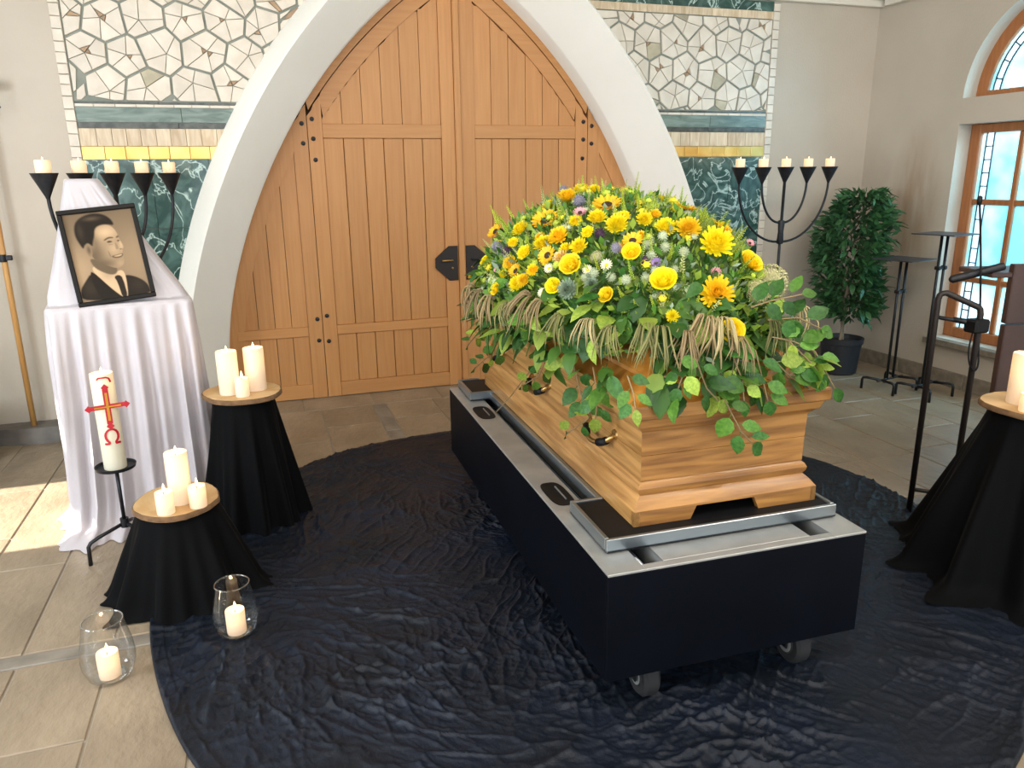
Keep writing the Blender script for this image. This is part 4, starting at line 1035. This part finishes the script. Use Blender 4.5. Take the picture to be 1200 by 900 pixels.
def m_cluster(c_, n=60, nm='floret_head'):
    b = MB()
    for i in range(n):
        z = 1-1.25*(i+.5)/n; r = sqrt(max(0, 1-z*z)); a = i*2.39996; d = Vector((r*cos(a), r*sin(a), z)); c0 = d*rf.uniform(.85, 1.02)
        t_ = d.orthogonal().normalized(); q = d.cross(t_); s_ = .13
        for k in range(4):
            e = t_*cos(k*pi/2)+q*sin(k*pi/2); f_ = t_*cos(k*pi/2+.8)+q*sin(k*pi/2+.8); b.add([c0, c0+e*s_+d*.02, c0+f_*s_*1.2+d*.05], [(0, 1, 2)])
    b.lathe([(0, -.3), (.45, -.1), (.6, .2), (.4, .5), (0, .62)], 9)
    return b.mesh(nm, [c_], False, False)
def m_leaf(c_, L_=1.0, w_=.62, n=9, fold=.12, serr=True, droop=.25):
    b = MB(); rows = []
    for i in range(n+1):
        t_ = i/n; ww = w_*.5*(sin(pi*min(1, t_**.78))**.85 if 0 < t_ < 1 else 0); z = -droop*t_*t_*L_
        j = (1+.05*(1 if i % 2 else -1)) if serr else 1
        rows.append([(-ww*j, L_*t_, z+fold*ww), (-ww*.5, L_*t_+.02, z+fold*.35*ww+.012), (0, L_*t_, z-.01), (ww*.5, L_*t_+.02, z+fold*.35*ww+.012), (ww*j, L_*t_, z+fold*ww)])
    b.grid(rows); b.tube([(0, -.25, .02), (0, 0, -.005)], .018, 4)
    return b.mesh('leaf', [c_], True, False)
def m_tassel(c_, n=9, seed=1):
    b = MB(); r_ = random.Random(seed)
    for i in range(n):
        a = r_.uniform(-1, 1); l = r_.uniform(.55, 1.0); p = []
        x, y_ = .30*a, r_.uniform(-.12, .12)
        o_ = r_.uniform(.15, .65)
        for k in range(9): t_ = k/8; p.append((x*(.3+t_*1.3)+.02*sin(5*t_+i), y_*t_*2-o_*sin(min(1, t_*1.5)*pi/2), .16*sin(min(1, t_*2.2)*pi)-l*t_**1.7))
        b.tube(p, [.006, .010, .016, .022, .024, .023, .019, .012, .003], 5)
    return b.mesh('seed_tassel', [c_], True, False)
def m_fern(c_):
    b = MB()
    for i in range(26):
        t_ = i/26; z = t_
        for s_ in (-1, 1):
            l = .38*(1-t_)+.05; b.add([(0, 0, z), (s_*l*.5, .01, z+.02+l*.34), (s_*l, 0, z+.03+l*.75), (s_*l*.5, -.01, z+.035+l*.42)], [(0, 1, 2), (0, 2, 3)])
    b.tube([(0, 0, -.3), (0, 0, 1)], [.015, .006], 5); return b.mesh('fern_frond', [c_], False, False)
MESH = {'mum': [m_mum(YEL, YEL2), m_mum(YEL, YEL), m_mum(YEL2, ORG, 3)], 'sun': [m_sun()], 'rose': [m_rose(YEL), m_rose(mat('petal_rose', '#f5d516', .55, rand=.06, trans=.1))], 'peach': [m_mum(PEACH, YEL2)], 'orange': [m_mum(YEL2, ORG, 2)],
        'thistle': [m_ball(LILAC)], 'dark': [m_ball(PURP, nm='dark_bloom')], 'white': [m_ball(WHT, 50, .1, 'scabious')], 'pink': [m_daisy(PINK, CORE)], 'cream': [m_daisy(CREAM, YEL2)], 'purple': [m_daisy(mat('petal_violet', '#8d74a8', .6), PURP)],
        'spike': [m_spike(YG), m_spike(mat('bud_lime', '#a9c244', .55, rand=.2)), m_spike(mat('bud_pale', '#cfd08a', .6, rand=.15), 40)], 'lace': [m_cluster(mat('lace_cream', '#a9a56c', .7, col2='#cfc79a', nscale=25, rand=.1), 170)], 'sage': [m_mum(GS[3], GS[3])],
        'mini': [m_cluster(mat('mini_white', '#b8c39a', .7, rand=.2), 34, 'small_floret'), m_cluster(mat('mini_green', '#8aa05a', .7, rand=.2), 34, 'small_floret')], 'tassel': [m_tassel(TAN, 12, 1), m_tassel(TAN, 14, 2), m_tassel(mat('seed_pale', '#a39468', .75, rand=.15), 11, 4), m_tassel(mat('seed_olive', '#7d7a48', .75, rand=.15), 12, 6)],
        'fern': [m_fern(GS[1]), m_fern(GS[2])]}
LEAVES = [m_leaf(GS[0]), m_leaf(GS[0], 1, .7, 9, .18), m_leaf(GS[1], 1, .58), m_leaf(GS[1]), m_leaf(GS[1], 1, .75, 9, .2), m_leaf(GS[2], 1, .55), m_leaf(GS[0], 1, .5, 9, .3, False), m_leaf(GS[2], 1, .7, 9, .15)]
NAMES = {'mum': 'chrysanthemum', 'peach': 'chrysanthemum', 'orange': 'chrysanthemum', 'sun': 'sunflower', 'rose': 'rose', 'thistle': 'thistle', 'dark': 'dark_bloom', 'white': 'scabious', 'pink': 'daisy', 'cream': 'daisy', 'purple': 'daisy', 'spike': 'flower_spike', 'lace': 'floret_head', 'sage': 'succulent', 'mini': 'small_floret', 'tassel': 'seed_tassel', 'fern': 'fern_frond'}
def basis(nrm, roll):
    z = nrm.normalized(); x = z.orthogonal().normalized(); y_ = z.cross(x); x2 = x*cos(roll)+y_*sin(roll); return Matrix((x2, z.cross(x2), z)).transposed()
def put_fl(kind, p, nrm, s_, roll=None):
    me = rf.choice(MESH[kind]); o = bpy.data.objects.new(NAMES[kind], me); COL.objects.link(o); o.parent = FS
    o.matrix_local = Matrix.Translation(p-FO) @ basis(nrm, rf.uniform(0, 6.28) if roll is None else roll).to_4x4() @ Matrix.Scale(s_, 4); return o
def dn(p): q = p-DC; return Vector((q.x/DRd.x**2, q.y/DRd.y**2, q.z/DRd.z**2)).normalized()
camb = bl(CAM)
def hit(px, py):
    d = ray(px, py); d = Vector((d.dot(bu), d.dot(bv), d.z)); o_ = camb-DC
    A_ = sum((d[i]/DRd[i])**2 for i in range(3)); B_ = 2*sum(d[i]*o_[i]/DRd[i]**2 for i in range(3)); C_ = sum((o_[i]/DRd[i])**2 for i in range(3))-1
    D_ = B_*B_-4*A_*C_
    t_ = (-B_-sqrt(D_))/(2*A_) if D_ > 0 else -B_/(2*A_)
    return camb+d*t_
def flower(kind, px, py, rpx, tocam=.35, lift=.0):
    p = hit(px, py); n_ = dn(p); vdir = (camb-p).normalized(); dist = (p-camb).length
    s_ = rpx*1.12*dist/F; n2 = (n_*(1-tocam)+vdir*tocam+Vector((rf.uniform(-.2, .2), rf.uniform(-.2, .2), rf.uniform(-.05, .2)))).normalized()
    put_fl(kind, p+n_*lift, n2, s_)
PXF = '''mum 682 230 10;mum 668 241 11;sun 640 260 14;sun 713 250 14;sun 588 278 9;sun 650 307 10;sun 737 293 11;sun 607 319 8;mum 618 277 11;mum 642 293 12;mum 658 283 13;mum 703 268 12;mum 725 272 14;mum 678 267 8;mum 623 303 10;mum 600 310 10;mum 684 297 11;peach 662 307 10;rose 675 317 12;mum 612 335 11;mum 623 333 9;rose 572 307 7;rose 592 342 7;rose 653 338 9;rose 715 350 9;thistle 587 292 7;thistle 681 244 7;dark 600 298 6;dark 705 279 6;thistle 662 228 5;pink 682 256 8;pink 583 318 5;cream 712 313 7;sage 673 344 13;mum 755 266 10;mum 780 270 13;orange 804 276 15;mum 832 298 20;rose 874 312 13;orange 836 348 20;rose 778 339 14;rose 743 307 10;sun 743 292 10;rose 854 389 13;mum 788 372 8;mum 752 281 6;white 776 285 6;white 779 294 6;white 757 328 6;white 768 322 6;white 758 290 6;white 763 300 6;purple 769 310 7;pink 872 291 5;pink 837 322 6;lace 897 334 19;mum 766 262 8;mum 697 230 7;mum 800 268 9;mum 732 263 8;mum 637 283 8;mum 668 298 8;cream 648 318 6;cream 690 318 6;white 790 318 5;white 800 300 6;white 700 325 6;white 690 330 5;thistle 725 300 6;dark 640 310 5;dark 755 310 5;sage 700 340 9;mum 610 292 7;mum 590 325 8;mum 633 322 8;mum 694 283 8;white 718 328 6;white 736 333 6;lace 880 348 13;lace 700 303 7;cream 640 345 6;mum 560 325 5'''
for ln in PXF.split(';'):
    k, a, b_, c_ = ln.split(); flower(k, float(a), float(b_), float(c_), lift=rf.uniform(.0, .04))
for ln in '638 240 12;582 258 10;605 262 12;657 258 12;708 232 12;730 240 11;622 252 11;595 268 9;748 248 11;650 240 9;690 236 9;770 252 11;815 262 10;850 280 9;752 300 13;762 290 12;700 312 10;740 322 12;730 350 12;690 350 11;660 330 10;800 330 11;610 300 9;635 300 9;575 290 8;665 270 9;620 320 9;720 290 9;785 300 10;840 330 9;860 340 9;805 355 10;765 355 9;745 360 9'.split(';'):
    a, b_, c_ = map(float, ln.split()); p = hit(a, b_); n_ = dn(p); n_ = (n_+Vector((rf.uniform(-.3, .3), rf.uniform(-.3, .3), .45))).normalized()
    put_fl('spike', p-n_*.02, n_, c_*2.6*(p-camb).length/F*.9)
for a, b_, s_ in ((838, 280, .10), (826, 274, .10), (850, 286, .09), (844, 276, .09), (832, 284, .09), (780, 258, .08), (862, 296, .08)):
    p = hit(a, b_); n_ = (dn(p)+Vector((.25, 0, .5))).normalized(); put_fl('fern', p-n_*.03, n_, s_)
for a, b_, s_ in ((566, 338, .13), (577, 346, .14), (590, 352, .13), (632, 352, .14), (645, 358, .12), (822, 376, .16), (836, 378, .15), (772, 388, .14), (762, 384, .12), (915, 362, .13), (888, 380, .12), (725, 385, .11), (700, 378, .11), (850, 398, .11), (668, 372, .11), (800, 392, .12), (610, 358, .11)):
    p = hit(a, b_); vd_ = (camb-p); rl = atan2(dn(p).y, dn(p).x)+pi/2
    o = put_fl('tassel', p+dn(p)*.035, Vector((rf.uniform(-.15, .15), rf.uniform(-.15, .15), 1)), s_, 0)
    o.matrix_local = Matrix.Translation(p+dn(p)*.035-FO) @ Matrix.Rotation(rl+rf.uniform(-.3, .3), 4, 'Z') @ Matrix.Rotation(rf.uniform(-.45, .45), 4, 'Y') @ Matrix.Rotation(rf.uniform(-.3, .3), 4, 'X') @ Matrix.Scale(s_, 4)
# fill the far side and gaps so the mound is full from every direction
for i in range(60):
    a = rf.uniform(0, 2*pi); f_ = rf.uniform(.12, 1.35); p = DC+Vector((DRd.x*cos(a)*cos(f_), DRd.y*sin(a)*cos(f_), DRd.z*sin(f_)))
    n_ = dn(p)
    if n_.dot((camb-p).normalized()) > .12: put_fl('mini', p+n_*rf.uniform(-.01, .02), n_, rf.uniform(.016, .026)); continue
    k = rf.choice(('mum', 'mum', 'sun', 'rose', 'white', 'mini', 'spike')); put_fl(k, p, (n_+Vector((0, 0, .3))).normalized(), {'mum': .04, 'sun': .045, 'rose': .035, 'white': .022, 'mini': .025, 'spike': .11}[k])
for i in range(34):
    a = rf.uniform(-1.15, 1.2); f_ = rf.uniform(.35, 1.15); p = DC+Vector((DRd.x*cos(a)*cos(f_), DRd.y*sin(a)*cos(f_), DRd.z*sin(f_))); n_ = dn(p)
    k = rf.choice(('mum', 'mum', 'rose', 'sun', 'white', 'orange')); put_fl(k, p+n_*.01, (n_+Vector((0, 0, .25))).normalized(), {'mum': .042, 'orange': .045, 'sun': .045, 'rose': .036, 'white': .022}[k]*rf.uniform(.8, 1.1))
# mossy body of the mound
b = MB(); nn = 64; rows = []
for j in range(20):
    f_ = pi/2*j/19; rows.append([(DC.x-FO.x+DRd.x*.90*cos(2*pi*k/nn)*cos(f_)*(1+.05*sin(9*k)), DC.y-FO.y+DRd.y*.92*sin(2*pi*k/nn)*cos(f_), max(.004, DC.z-FO.z+.03+DRd.z*.90*sin(f_))) for k in range(nn)])
b.grid(rows, closed=True).build('moss_base', mat('moss', '#33491f', .95, col2='#5a7330', nscale=40, bump=.6, bscale=60), FS, smooth=True)
# uncounted small greenery between the blooms
b = MB()
for i in range(7500):
    a = rf.uniform(0, 2*pi); f_ = math.asin(rf.uniform(.0, 1)); p = DC+Vector((DRd.x*cos(a)*cos(f_), DRd.y*sin(a)*cos(f_), DRd.z*sin(f_))); n_ = dn(p)
    p = p*1+n_*rf.uniform(-.05, .012)-FO
    d = (n_+Vector((rf.gauss(0, .6), rf.gauss(0, .6), rf.gauss(.25, .5)))).normalized(); s_ = d.orthogonal().normalized(); s_.rotate(Matrix.Rotation(rf.uniform(0, 6.28), 3, d))
    L_ = rf.uniform(.018, .048); w_ = L_*rf.uniform(.14, .3); b.mi = rf.choice((0, 1, 1, 2, 2, 2, 3))
    b.add([p, p+d*L_*.5+s_*w_, p+d*L_, p+d*L_*.5-s_*w_], [(0, 1, 2, 3)])
o = b.build('small_foliage', GS, FS, recalc=False); o['kind'] = 'stuff'
# leaves round the edge, hanging over the coffin sides
def put_leaf(p, d, nrm, s_, me=None):
    d = d.normalized(); x = d.cross(nrm).normalized(); z = x.cross(d)
    o = bpy.data.objects.new('leaf', me or rf.choice(LEAVES)); COL.objects.link(o); o.parent = FS
    o.matrix_local = Matrix.Translation(p-FO) @ Matrix((x, d, z)).transposed().to_4x4() @ Matrix.Scale(s_, 4)
def skirt():
    """a spot on the leafy skirt hanging round the mound"""
    a = rf.uniform(0, 2*pi)
    while cos(a) > .3 and sin(a) > -.1 and rf.random() < .75: a = rf.uniform(0, 2*pi)
    z = rf.triangular(.92, 1.32, 1.11) if rf.random() < .8 else rf.uniform(1.0, 1.3)
    ca_, sa_ = cos(a), sin(a)
    if z > 1.05: k = sqrt(max(0, 1-((z-1.05)/DRd.z)**2))*rf.uniform(.97, 1.06); p = Vector((DC.x+DRd.x*ca_*k, DC.y+DRd.y*sa_*k, z))
    else:
        t_ = (1.05-z)/.19; e = Vector((DC.x+DRd.x*ca_*1.03, DC.y+DRd.y*sa_*1.03, z))
        q = Vector((min(max(e.x, cu0-.05), cu1+.05), min(max(e.y, cv0-.05), cv1+.05), z)); p = e.lerp(q, t_*.8)
        if abs(p.x-CU) < hu+.03 and abs(p.y-CV) < hv+.03:
            if abs(p.x-CU)/hu > abs(p.y-CV)/hv: p.x = CU+math.copysign(hu+.04, p.x-CU)
            else: p.y = CV+math.copysign(hv+.04, p.y-CV)
    o_ = Vector((ca_/DRd.x, sa_/DRd.y, 0)).normalized()
    n_ = (o_*rf.uniform(.4, 1.2)+Vector((rf.uniform(-.5, .5), rf.uniform(-.5, .5), rf.uniform(.3, 1.1)))).normalized()
    d = (o_*rf.uniform(.2, .9)+Vector((rf.gauss(0, .45), rf.gauss(0, .45), rf.uniform(-1.1, .1)))).normalized()
    return p, d, n_, rf.uniform(.065, .105)
for i in range(185): put_leaf(*skirt())
def leaf_mass(n):       # the many half-hidden leaves behind
    b = MB(); src = [(me, [v.co.copy() for v in me.vertices], [tuple(p.vertices) for p in me.polygons]) for me in LEAVES]; mi = {m.name: k for k, m in enumerate(GS)}
    for i in range(n):
        p, d, n_, s_ = skirt(); me, vs, fs = rf.choice(src); b.mi = mi[me.materials[0].name]
        x = d.cross(n_).normalized(); z = x.cross(d); R3 = Matrix((x, d, z)).transposed(); p = p-FO; q = Vector((p.x, p.y, 0)); p = p-q.normalized()*.035
        b.add([R3 @ (v*s_)+p for v in vs], fs)
    o = b.build('leaf_mass', GS, FS, smooth=True, recalc=False); o['kind'] = 'stuff'
leaf_mass(640)
# small yellow and lime filler blooms all over
MESH['gold'] = [m_cluster(mat('filler_yellow', '#e6d22a', .6, rand=.15), 30, 'small_floret'), m_cluster(mat('filler_lime', '#b4c53f', .6, rand=.2), 30, 'small_floret')]; NAMES['gold'] = 'small_floret'
for i in range(95):
    a = rf.uniform(0, 2*pi); f_ = rf.uniform(.3, 1.45); p = DC+Vector((DRd.x*cos(a)*cos(f_), DRd.y*sin(a)*cos(f_), DRd.z*sin(f_))); n_ = dn(p)
    put_fl('gold', p+n_*rf.uniform(0, .03), n_, rf.uniform(.014, .026))
for i in range(110):
    a = rf.uniform(0, 2*pi); f_ = rf.uniform(.3, 1.45); p = DC+Vector((DRd.x*cos(a)*cos(f_), DRd.y*sin(a)*cos(f_), DRd.z*sin(f_))); n_ = (dn(p)+Vector((rf.uniform(-.3, .3), rf.uniform(-.3, .3), .35))).normalized()
    put_fl('spike', p-n_*.03, n_, rf.uniform(.075, .115))
def sprig(P, n, s0=.055, nm='twig', spread=.8, r=.0025):
    pts = []
    for i in range(len(P)-1):
        for k in range(6): pts.append(P[i].lerp(P[i+1], k/6))
    pts.append(P[-1])
    MB().tube([p-FO for p in pts], r, 5).build(nm, TWIG, FS, smooth=True)
    for i in range(n):
        t_ = .15+.85*(i+rf.random()*.5)/n; k = min(len(pts)-2, int(t_*(len(pts)-1))); p = pts[k]; tg = (pts[k+1]-pts[k]).normalized()
        vd_ = (camb-p).normalized(); sd_ = tg.cross(vd_).normalized()*(1 if i % 2 else -1)
        put_leaf(p+sd_*.012, tg*.7+sd_*spread+vd_*.1, (vd_+Vector((0, 0, .5))+Vector((rf.uniform(-.4, .4), rf.uniform(-.4, .4), 0))).normalized(), s0*rf.uniform(.8, 1.25))
    put_leaf(pts[-1], pts[-1]-pts[-3], (camb-pts[-1]).normalized()+Vector((0, 0, .4)), s0)
F_ = lambda x, y_: pv(x, y_, cv0-.05)
S_ = lambda x, y_: pu(x, y_, cu0-.05)
sprig([F_(835, 425), F_(850, 470), F_(868, 505), F_(882, 520)], 7, .065); sprig([F_(815, 420), F_(828, 455), F_(842, 470)], 5, .06); sprig([F_(885, 410), F_(895, 450), F_(900, 470)], 5, .06)
sprig([S_(672, 425), S_(680, 460), S_(690, 490), S_(665, 508)], 8, .06); sprig([S_(640, 420), S_(632, 440), S_(612, 452)], 6, .06); sprig([S_(695, 430), S_(700, 462), S_(698, 490)], 5, .06)
sprig([S_(625, 430), S_(598, 465), S_(575, 490), S_(548, 505)], 2, .045); sprig([F_(905, 395), F_(930, 400), F_(955, 412), F_(978, 455)], 6, .07); sprig([F_(900, 375), F_(935, 372), F_(962, 385)], 6, .07)
sprig([F_(880, 360), F_(905, 352), F_(940, 345)], 5, .06); sprig([F_(790, 415), F_(800, 440), F_(795, 455)], 5, .055); sprig([F_(905, 420), F_(925, 440), F_(940, 430)], 6, .065); sprig([S_(590, 410), S_(570, 420), S_(556, 432)], 6, .06)
sprig([S_(580, 380), S_(560, 390), S_(548, 405)], 6, .06); sprig([F_(860, 420), F_(870, 445), F_(872, 470)], 6, .06); sprig([F_(925, 400), F_(950, 425), F_(962, 440)], 5, .06); sprig([S_(735, 440), S_(742, 460), S_(745, 480)], 4, .05)

# --- potted ficus -----------------------------------------------------------------------------------------
pp = zp(982, 436)
FI = empty('potted_ficus', pp, 'potted ficus tree in black pot in the right corner', 'potted plant')
MB().lathe([(0, .005), (.125, .005), (.135, .01), (.158, .25), (.168, .255), (.170, .295), (.160, .295), (.150, .26), (0, .25)], 36).build('pot', POTM, FI, smooth=40)
MB().lathe([(0, .255), (.15, .255), (.08, .272), (0, .275)], 24).build('soil', SOIL, FI, smooth=True)
for dx, dy, tw in ((0, 0, 0), (.012, .008, 2.1), (-.01, .01, 4.2)):
    MB().tube([(dx*1.2+.012*cos(tw+6*t_), dy+.012*sin(tw+6*t_), .25+.62*t_) for t_ in [i/10 for i in range(11)]], [.013-.004*i/10 for i in range(11)], 7).build('stem', TRUNK, FI, smooth=True)
rg = random.Random(9); fl_ = [m_leaf(LEAFD, 1, .42, 4, .25, False, .3), m_leaf(LEAFD, 1, .36, 4, .3, False, .5)]
def ficus_env(z):   # lumpy crown: radius by height
    t_ = (z-.42)/1.05; return .10+.20*sin(pi*min(1, max(0, t_)))**.6*(1+.18*sin(9*t_+1))
for i in range(260):
    z = .45+1.02*rg.random(); a = rg.uniform(0, 2*pi); R0 = ficus_env(z); r = R0*rg.uniform(.55, 1.0)
    p = Vector((r*cos(a)+.02+.05*sin(z*5), r*sin(a)-.02, z)); d = Vector((cos(a), sin(a), rg.uniform(-.7, .7))).normalized()
    n_ = (Vector((0, 0, 1))+Vector((cos(a), sin(a), 0))*.5+Vector((rg.gauss(0, .3), rg.gauss(0, .3), 0))).normalized(); x = d.cross(n_).normalized(); zz = x.cross(d)
    o = bpy.data.objects.new('leaf', rg.choice(fl_)); COL.objects.link(o); o.parent = FI
    o.matrix_local = Matrix.Translation(p) @ Matrix((x, d, zz)).transposed().to_4x4() @ Matrix.Scale(rg.uniform(.075, .11), 4)
b = MB()
for i in range(2400):    # inner leaves too hidden to pick apart
    z = .46+.98*rg.random(); a = rg.uniform(0, 2*pi); r = ficus_env(z)*rg.uniform(.3, .9); p = Vector((r*cos(a)+.02+.05*sin(z*5), r*sin(a)-.02, z)); d = Vector((cos(a), sin(a), rg.uniform(-.8, .8))).normalized(); s_ = d.orthogonal().normalized(); s_.rotate(Matrix.Rotation(rg.uniform(0, 6), 3, d))
    b.add([p, p+d*.04+s_*.016, p+d*.085, p+d*.04-s_*.016], [(0, 1, 2, 3)])
o = b.build('inner_leaves', LEAFD, FI, recalc=False); o['kind'] = 'stuff'
b = MB()
for i in range(26):
    z = .55+.85*i/26; a = i*2.4; r = ficus_env(z+.06)*.85; b.tube([(.01, 0, z-.08), (r*.5*cos(a), r*.5*sin(a), z), (r*cos(a), r*sin(a), z+.05)], [.006, .004, .002], 5)
b.build('branches', mat('branch', '#4a4232', .8), FI)

# --- two tall iron stands -------------------------------------------------------------------------------------
def stand(loc, h, rz, lab):
    S = empty('flower_stand', loc, lab, 'stand', 'tall iron stands by the window', rz); 
    MB().bbox((-.155, -.155, h-.008), (.155, .155, h), .003).build('top_plate', mat('iron_plate', '#4a4d55', .4, metal=.6), S)
    for x in (-.036, .036): MB().tube([(x, 0, .085), (x, 0, h-.008)], .010, 8).build('pole', IRON, S, smooth=True)
    for z in (h-.24,): MB().tube([(-.05, 0, z), (.05, 0, z)], .009, 8).tube([(-.036, -.018, z), (-.036, .018, z)], .014, 8).tube([(.036, -.018, z), (.036, .018, z)], .014, 8).build('collar', IRON, S, smooth=40)
    MB().tube([(-.15, 0, .085), (.15, 0, .085)], .009, 8).build('base_bar', IRON, S, smooth=True)
    for sx in (-1, 1):
        for sy in (-1, 1): MB().tube([(sx*.10, 0, .085), (sx*.135, sy*.10, .09), (sx*.140, sy*.125, .085), (sx*.142, sy*.13, .07), (sx*.142, sy*.13, 0)], .010, 8).build('leg', IRON, S, smooth=True)
stand(zp(1041, 456), .985, radians(12), 'lower of two slim iron stands with square tops by the window')
stand(zp(1082, 463), 1.175, radians(12), 'higher of two slim iron stands with square tops by the window')

# --- lectern -----------------------------------------------------------------------------------------------------
e1 = zp(1065, 600); LE = empty('lectern', e1, 'dark brown lectern on black pipe frame with gooseneck microphone', 'lectern')
T_ = lambda p: p-e1
q2 = zp(1150, 362, 1.0); q2 = Vector((q2.x, q2.y, 0))
d2_ = (q2-e1); dd = d2_.normalized()
hl, hr = 1.07, 1.005
MB().tube([T_(e1), T_(e1+Vector((0, 0, hl-.03))), T_(e1+dd*.004+Vector((0, 0, hl-.012))), T_(e1+dd*.012+Vector((0, 0, hl-.004))), T_(e1+dd*.03+Vector((0, 0, hl))), T_(q2-dd*.03+Vector((0, 0, hr+.010))), T_(q2-dd*.012+Vector((0, 0, hr+.002))), T_(q2-dd*.004+Vector((0, 0, hr-.008))), T_(q2+Vector((0, 0, hr-.028))), T_(q2)], .0135, 10).build('pipe_frame', IRONB, LE, smooth=True)
MB().tube([T_(e1+Vector((0, 0, .12))), T_(q2+Vector((0, 0, .10)))], .010, 8).build('foot_bar', IRONB, LE, smooth=True)
MB().tube([T_(e1+Vector((0, 0, .96))), T_(q2+Vector((0, 0, .93)))], .009, 8).build('cross_bar', IRON, LE, smooth=True)
MB().tube([T_(e1.lerp(q2, .4)+Vector((0, 0, .950))), T_(q2+Vector((.03, -.01, .925)))], [.012, .016], 10).build('sleeve', IRON, LE, smooth=True)
pl_ = Vector((3.172, 2.505, 0)); RX = Vector((cos(YAW), -sin(YAW), 0)); RY = Vector((sin(YAW), cos(YAW), 0))
TB = lambda p: T_(pl_+RX*p.x+RY*p.y+Vector((0, 0, p.z)))
MB().bbox((0, -.02, .13), (.62, .02, .922), .004, TB).build('front_board', LEATHER, LE)
MB().bbox((0, -.02, .928), (.62, .02, 1.195), .004, TB).build('front_board', LEATHER, LE)
a_, b_ = atd(1113, 328, e1), atd(1176, 312, e1)
MB().tube([T_(a_), T_(a_.lerp(b_, .04)), T_(b_)], [.010, .018, .018], 12).build('desk_edge_roll', IRON, LE, smooth=50)
MB().bbox((-.09, -.012, 1.135), (.62, .25, 1.158), .004, TB).build('reading_desk', LEATHER, LE)
bx_ = q2+Vector((0, 0, .925)); MB().bbox(tuple(T_(bx_+Vector((-.055, -.035, -.03)))), tuple(T_(bx_+Vector((.03, .035, .03)))), .008).build('clamp_box', BLACKM, LE)
ts = atd(1148, 235, q2); g0 = bx_+Vector((0, 0, .03))
gp = [g0.lerp(ts, i/10)+Vector((.006*sin(pi*i/10), 0, 0)) for i in range(11)]
MB().tube([T_(p) for p in gp], .0045, 7).build('microphone_gooseneck', BLACKM, LE, smooth=True)
MB().lathe([(0, -.02), (.009, -.018), (.011, 0), (.010, .016), (0, .022)], 14, tuple(T_(ts))).build('microphone_head', BLACKM, LE, smooth=True)
lp = [bx_+Vector((-.03, 0, -.03)), bx_+Vector((-.05, -.01, -.10)), bx_+Vector((-.045, -.02, -.17)), bx_+Vector((-.01, -.02, -.205)), bx_+Vector((.02, -.01, -.18)), bx_+Vector((.02, 0, -.10)), bx_+Vector((.015, 0, -.03))]
lp2 = []
for i in range(len(lp)-1):
    for k in range(5):
        p_1, p0_, p1_, p2_ = lp[max(i-1, 0)], lp[i], lp[i+1], lp[min(i+2, len(lp)-1)]; t_ = k/5
        lp2.append(.5*((2*p0_)+(p1_-p_1)*t_+(2*p_1-5*p0_+4*p1_-p2_)*t_*t_+(3*p0_-p_1-3*p1_+p2_)*t_**3))
MB().tube([T_(p) for p in lp2+[lp[-1]]], .004, 6).build('cable_loop', BLACKM, LE, smooth=True)

# --- processional cross staff leaning by the left wall, and a plant cut by the picture edge ----------------------------
sb = yp(40, 497, 5.30); sb.z = .1055; 
ST = empty('processional_staff', sb, 'upright light wooden staff of a processional cross by the left wall', 'staff')
MB().tube([(0, 0, 0), (.004, 0, .9), (.01, 0, 1.86)], .0165, 12).build('pole', STAFFW, ST, smooth=True)
MB().lathe([(0, 1.03), (.021, 1.03), (.021, 1.075), (0, 1.075)], 16).build('clamp', IRON, ST, smooth=40); MB().bbox((.015, -.012, 1.038), (.05, .012, 1.068)).build('clamp_lug', IRON, ST)
MB().bbox((-.02, -.012, 1.84), (.04, .012, 2.25)).bbox((-.13, -.012, 2.0), (.13, .012, 2.05)).build('iron_cross', IRON, ST)
ce = yp(1, 128, 5.29)-sb
MB().bbox((.10, -.014, 1.955), (.128, .01, 1.97)).bbox((.10, -.014, 1.90), (.13, .01, 1.912)).build('cross_ornament', IRON, ST)
pL = zp(3, 534)+Vector((-.135, -.06, 0))
PL = empty('potted_plant', pL, 'dark planter with green leaves cut by the left picture edge', 'potted plant')
MB().lathe([(0, 0), (.115, 0), (.125, .01), (.145, .29), (.150, .32), (.140, .32), (.13, .29), (0, .28)], 32).build('pot', POTM, PL, smooth=40)
MB().lathe([(0, .285), (.13, .285), (0, .30)], 24).build('soil', SOIL, PL)
for i in range(36):
    a = rg.uniform(0, 2*pi); z = rg.uniform(.42, .75); r = rg.uniform(.03, .08); p = Vector((r*cos(a), r*sin(a), z)); d = Vector((cos(a), sin(a), rg.uniform(-.5, .4))).normalized(); n_ = Vector((0, 0, 1)); x = d.cross(n_).normalized(); zz = x.cross(d)
    o = bpy.data.objects.new('leaf', fl_[0]); COL.objects.link(o); o.parent = PL; o.matrix_local = Matrix.Translation(p) @ Matrix((x, d, zz)).transposed().to_4x4() @ Matrix.Scale(rg.uniform(.08, .11), 4)
for i in range(7): a = i*.9; MB().tube([(0.01*cos(a), .01*sin(a), .28), (.04*cos(a), .04*sin(a), .5), (.08*cos(a), .08*sin(a), .7)], [.005, .004, .003], 5).build('stem', GS[0], PL, smooth=True)
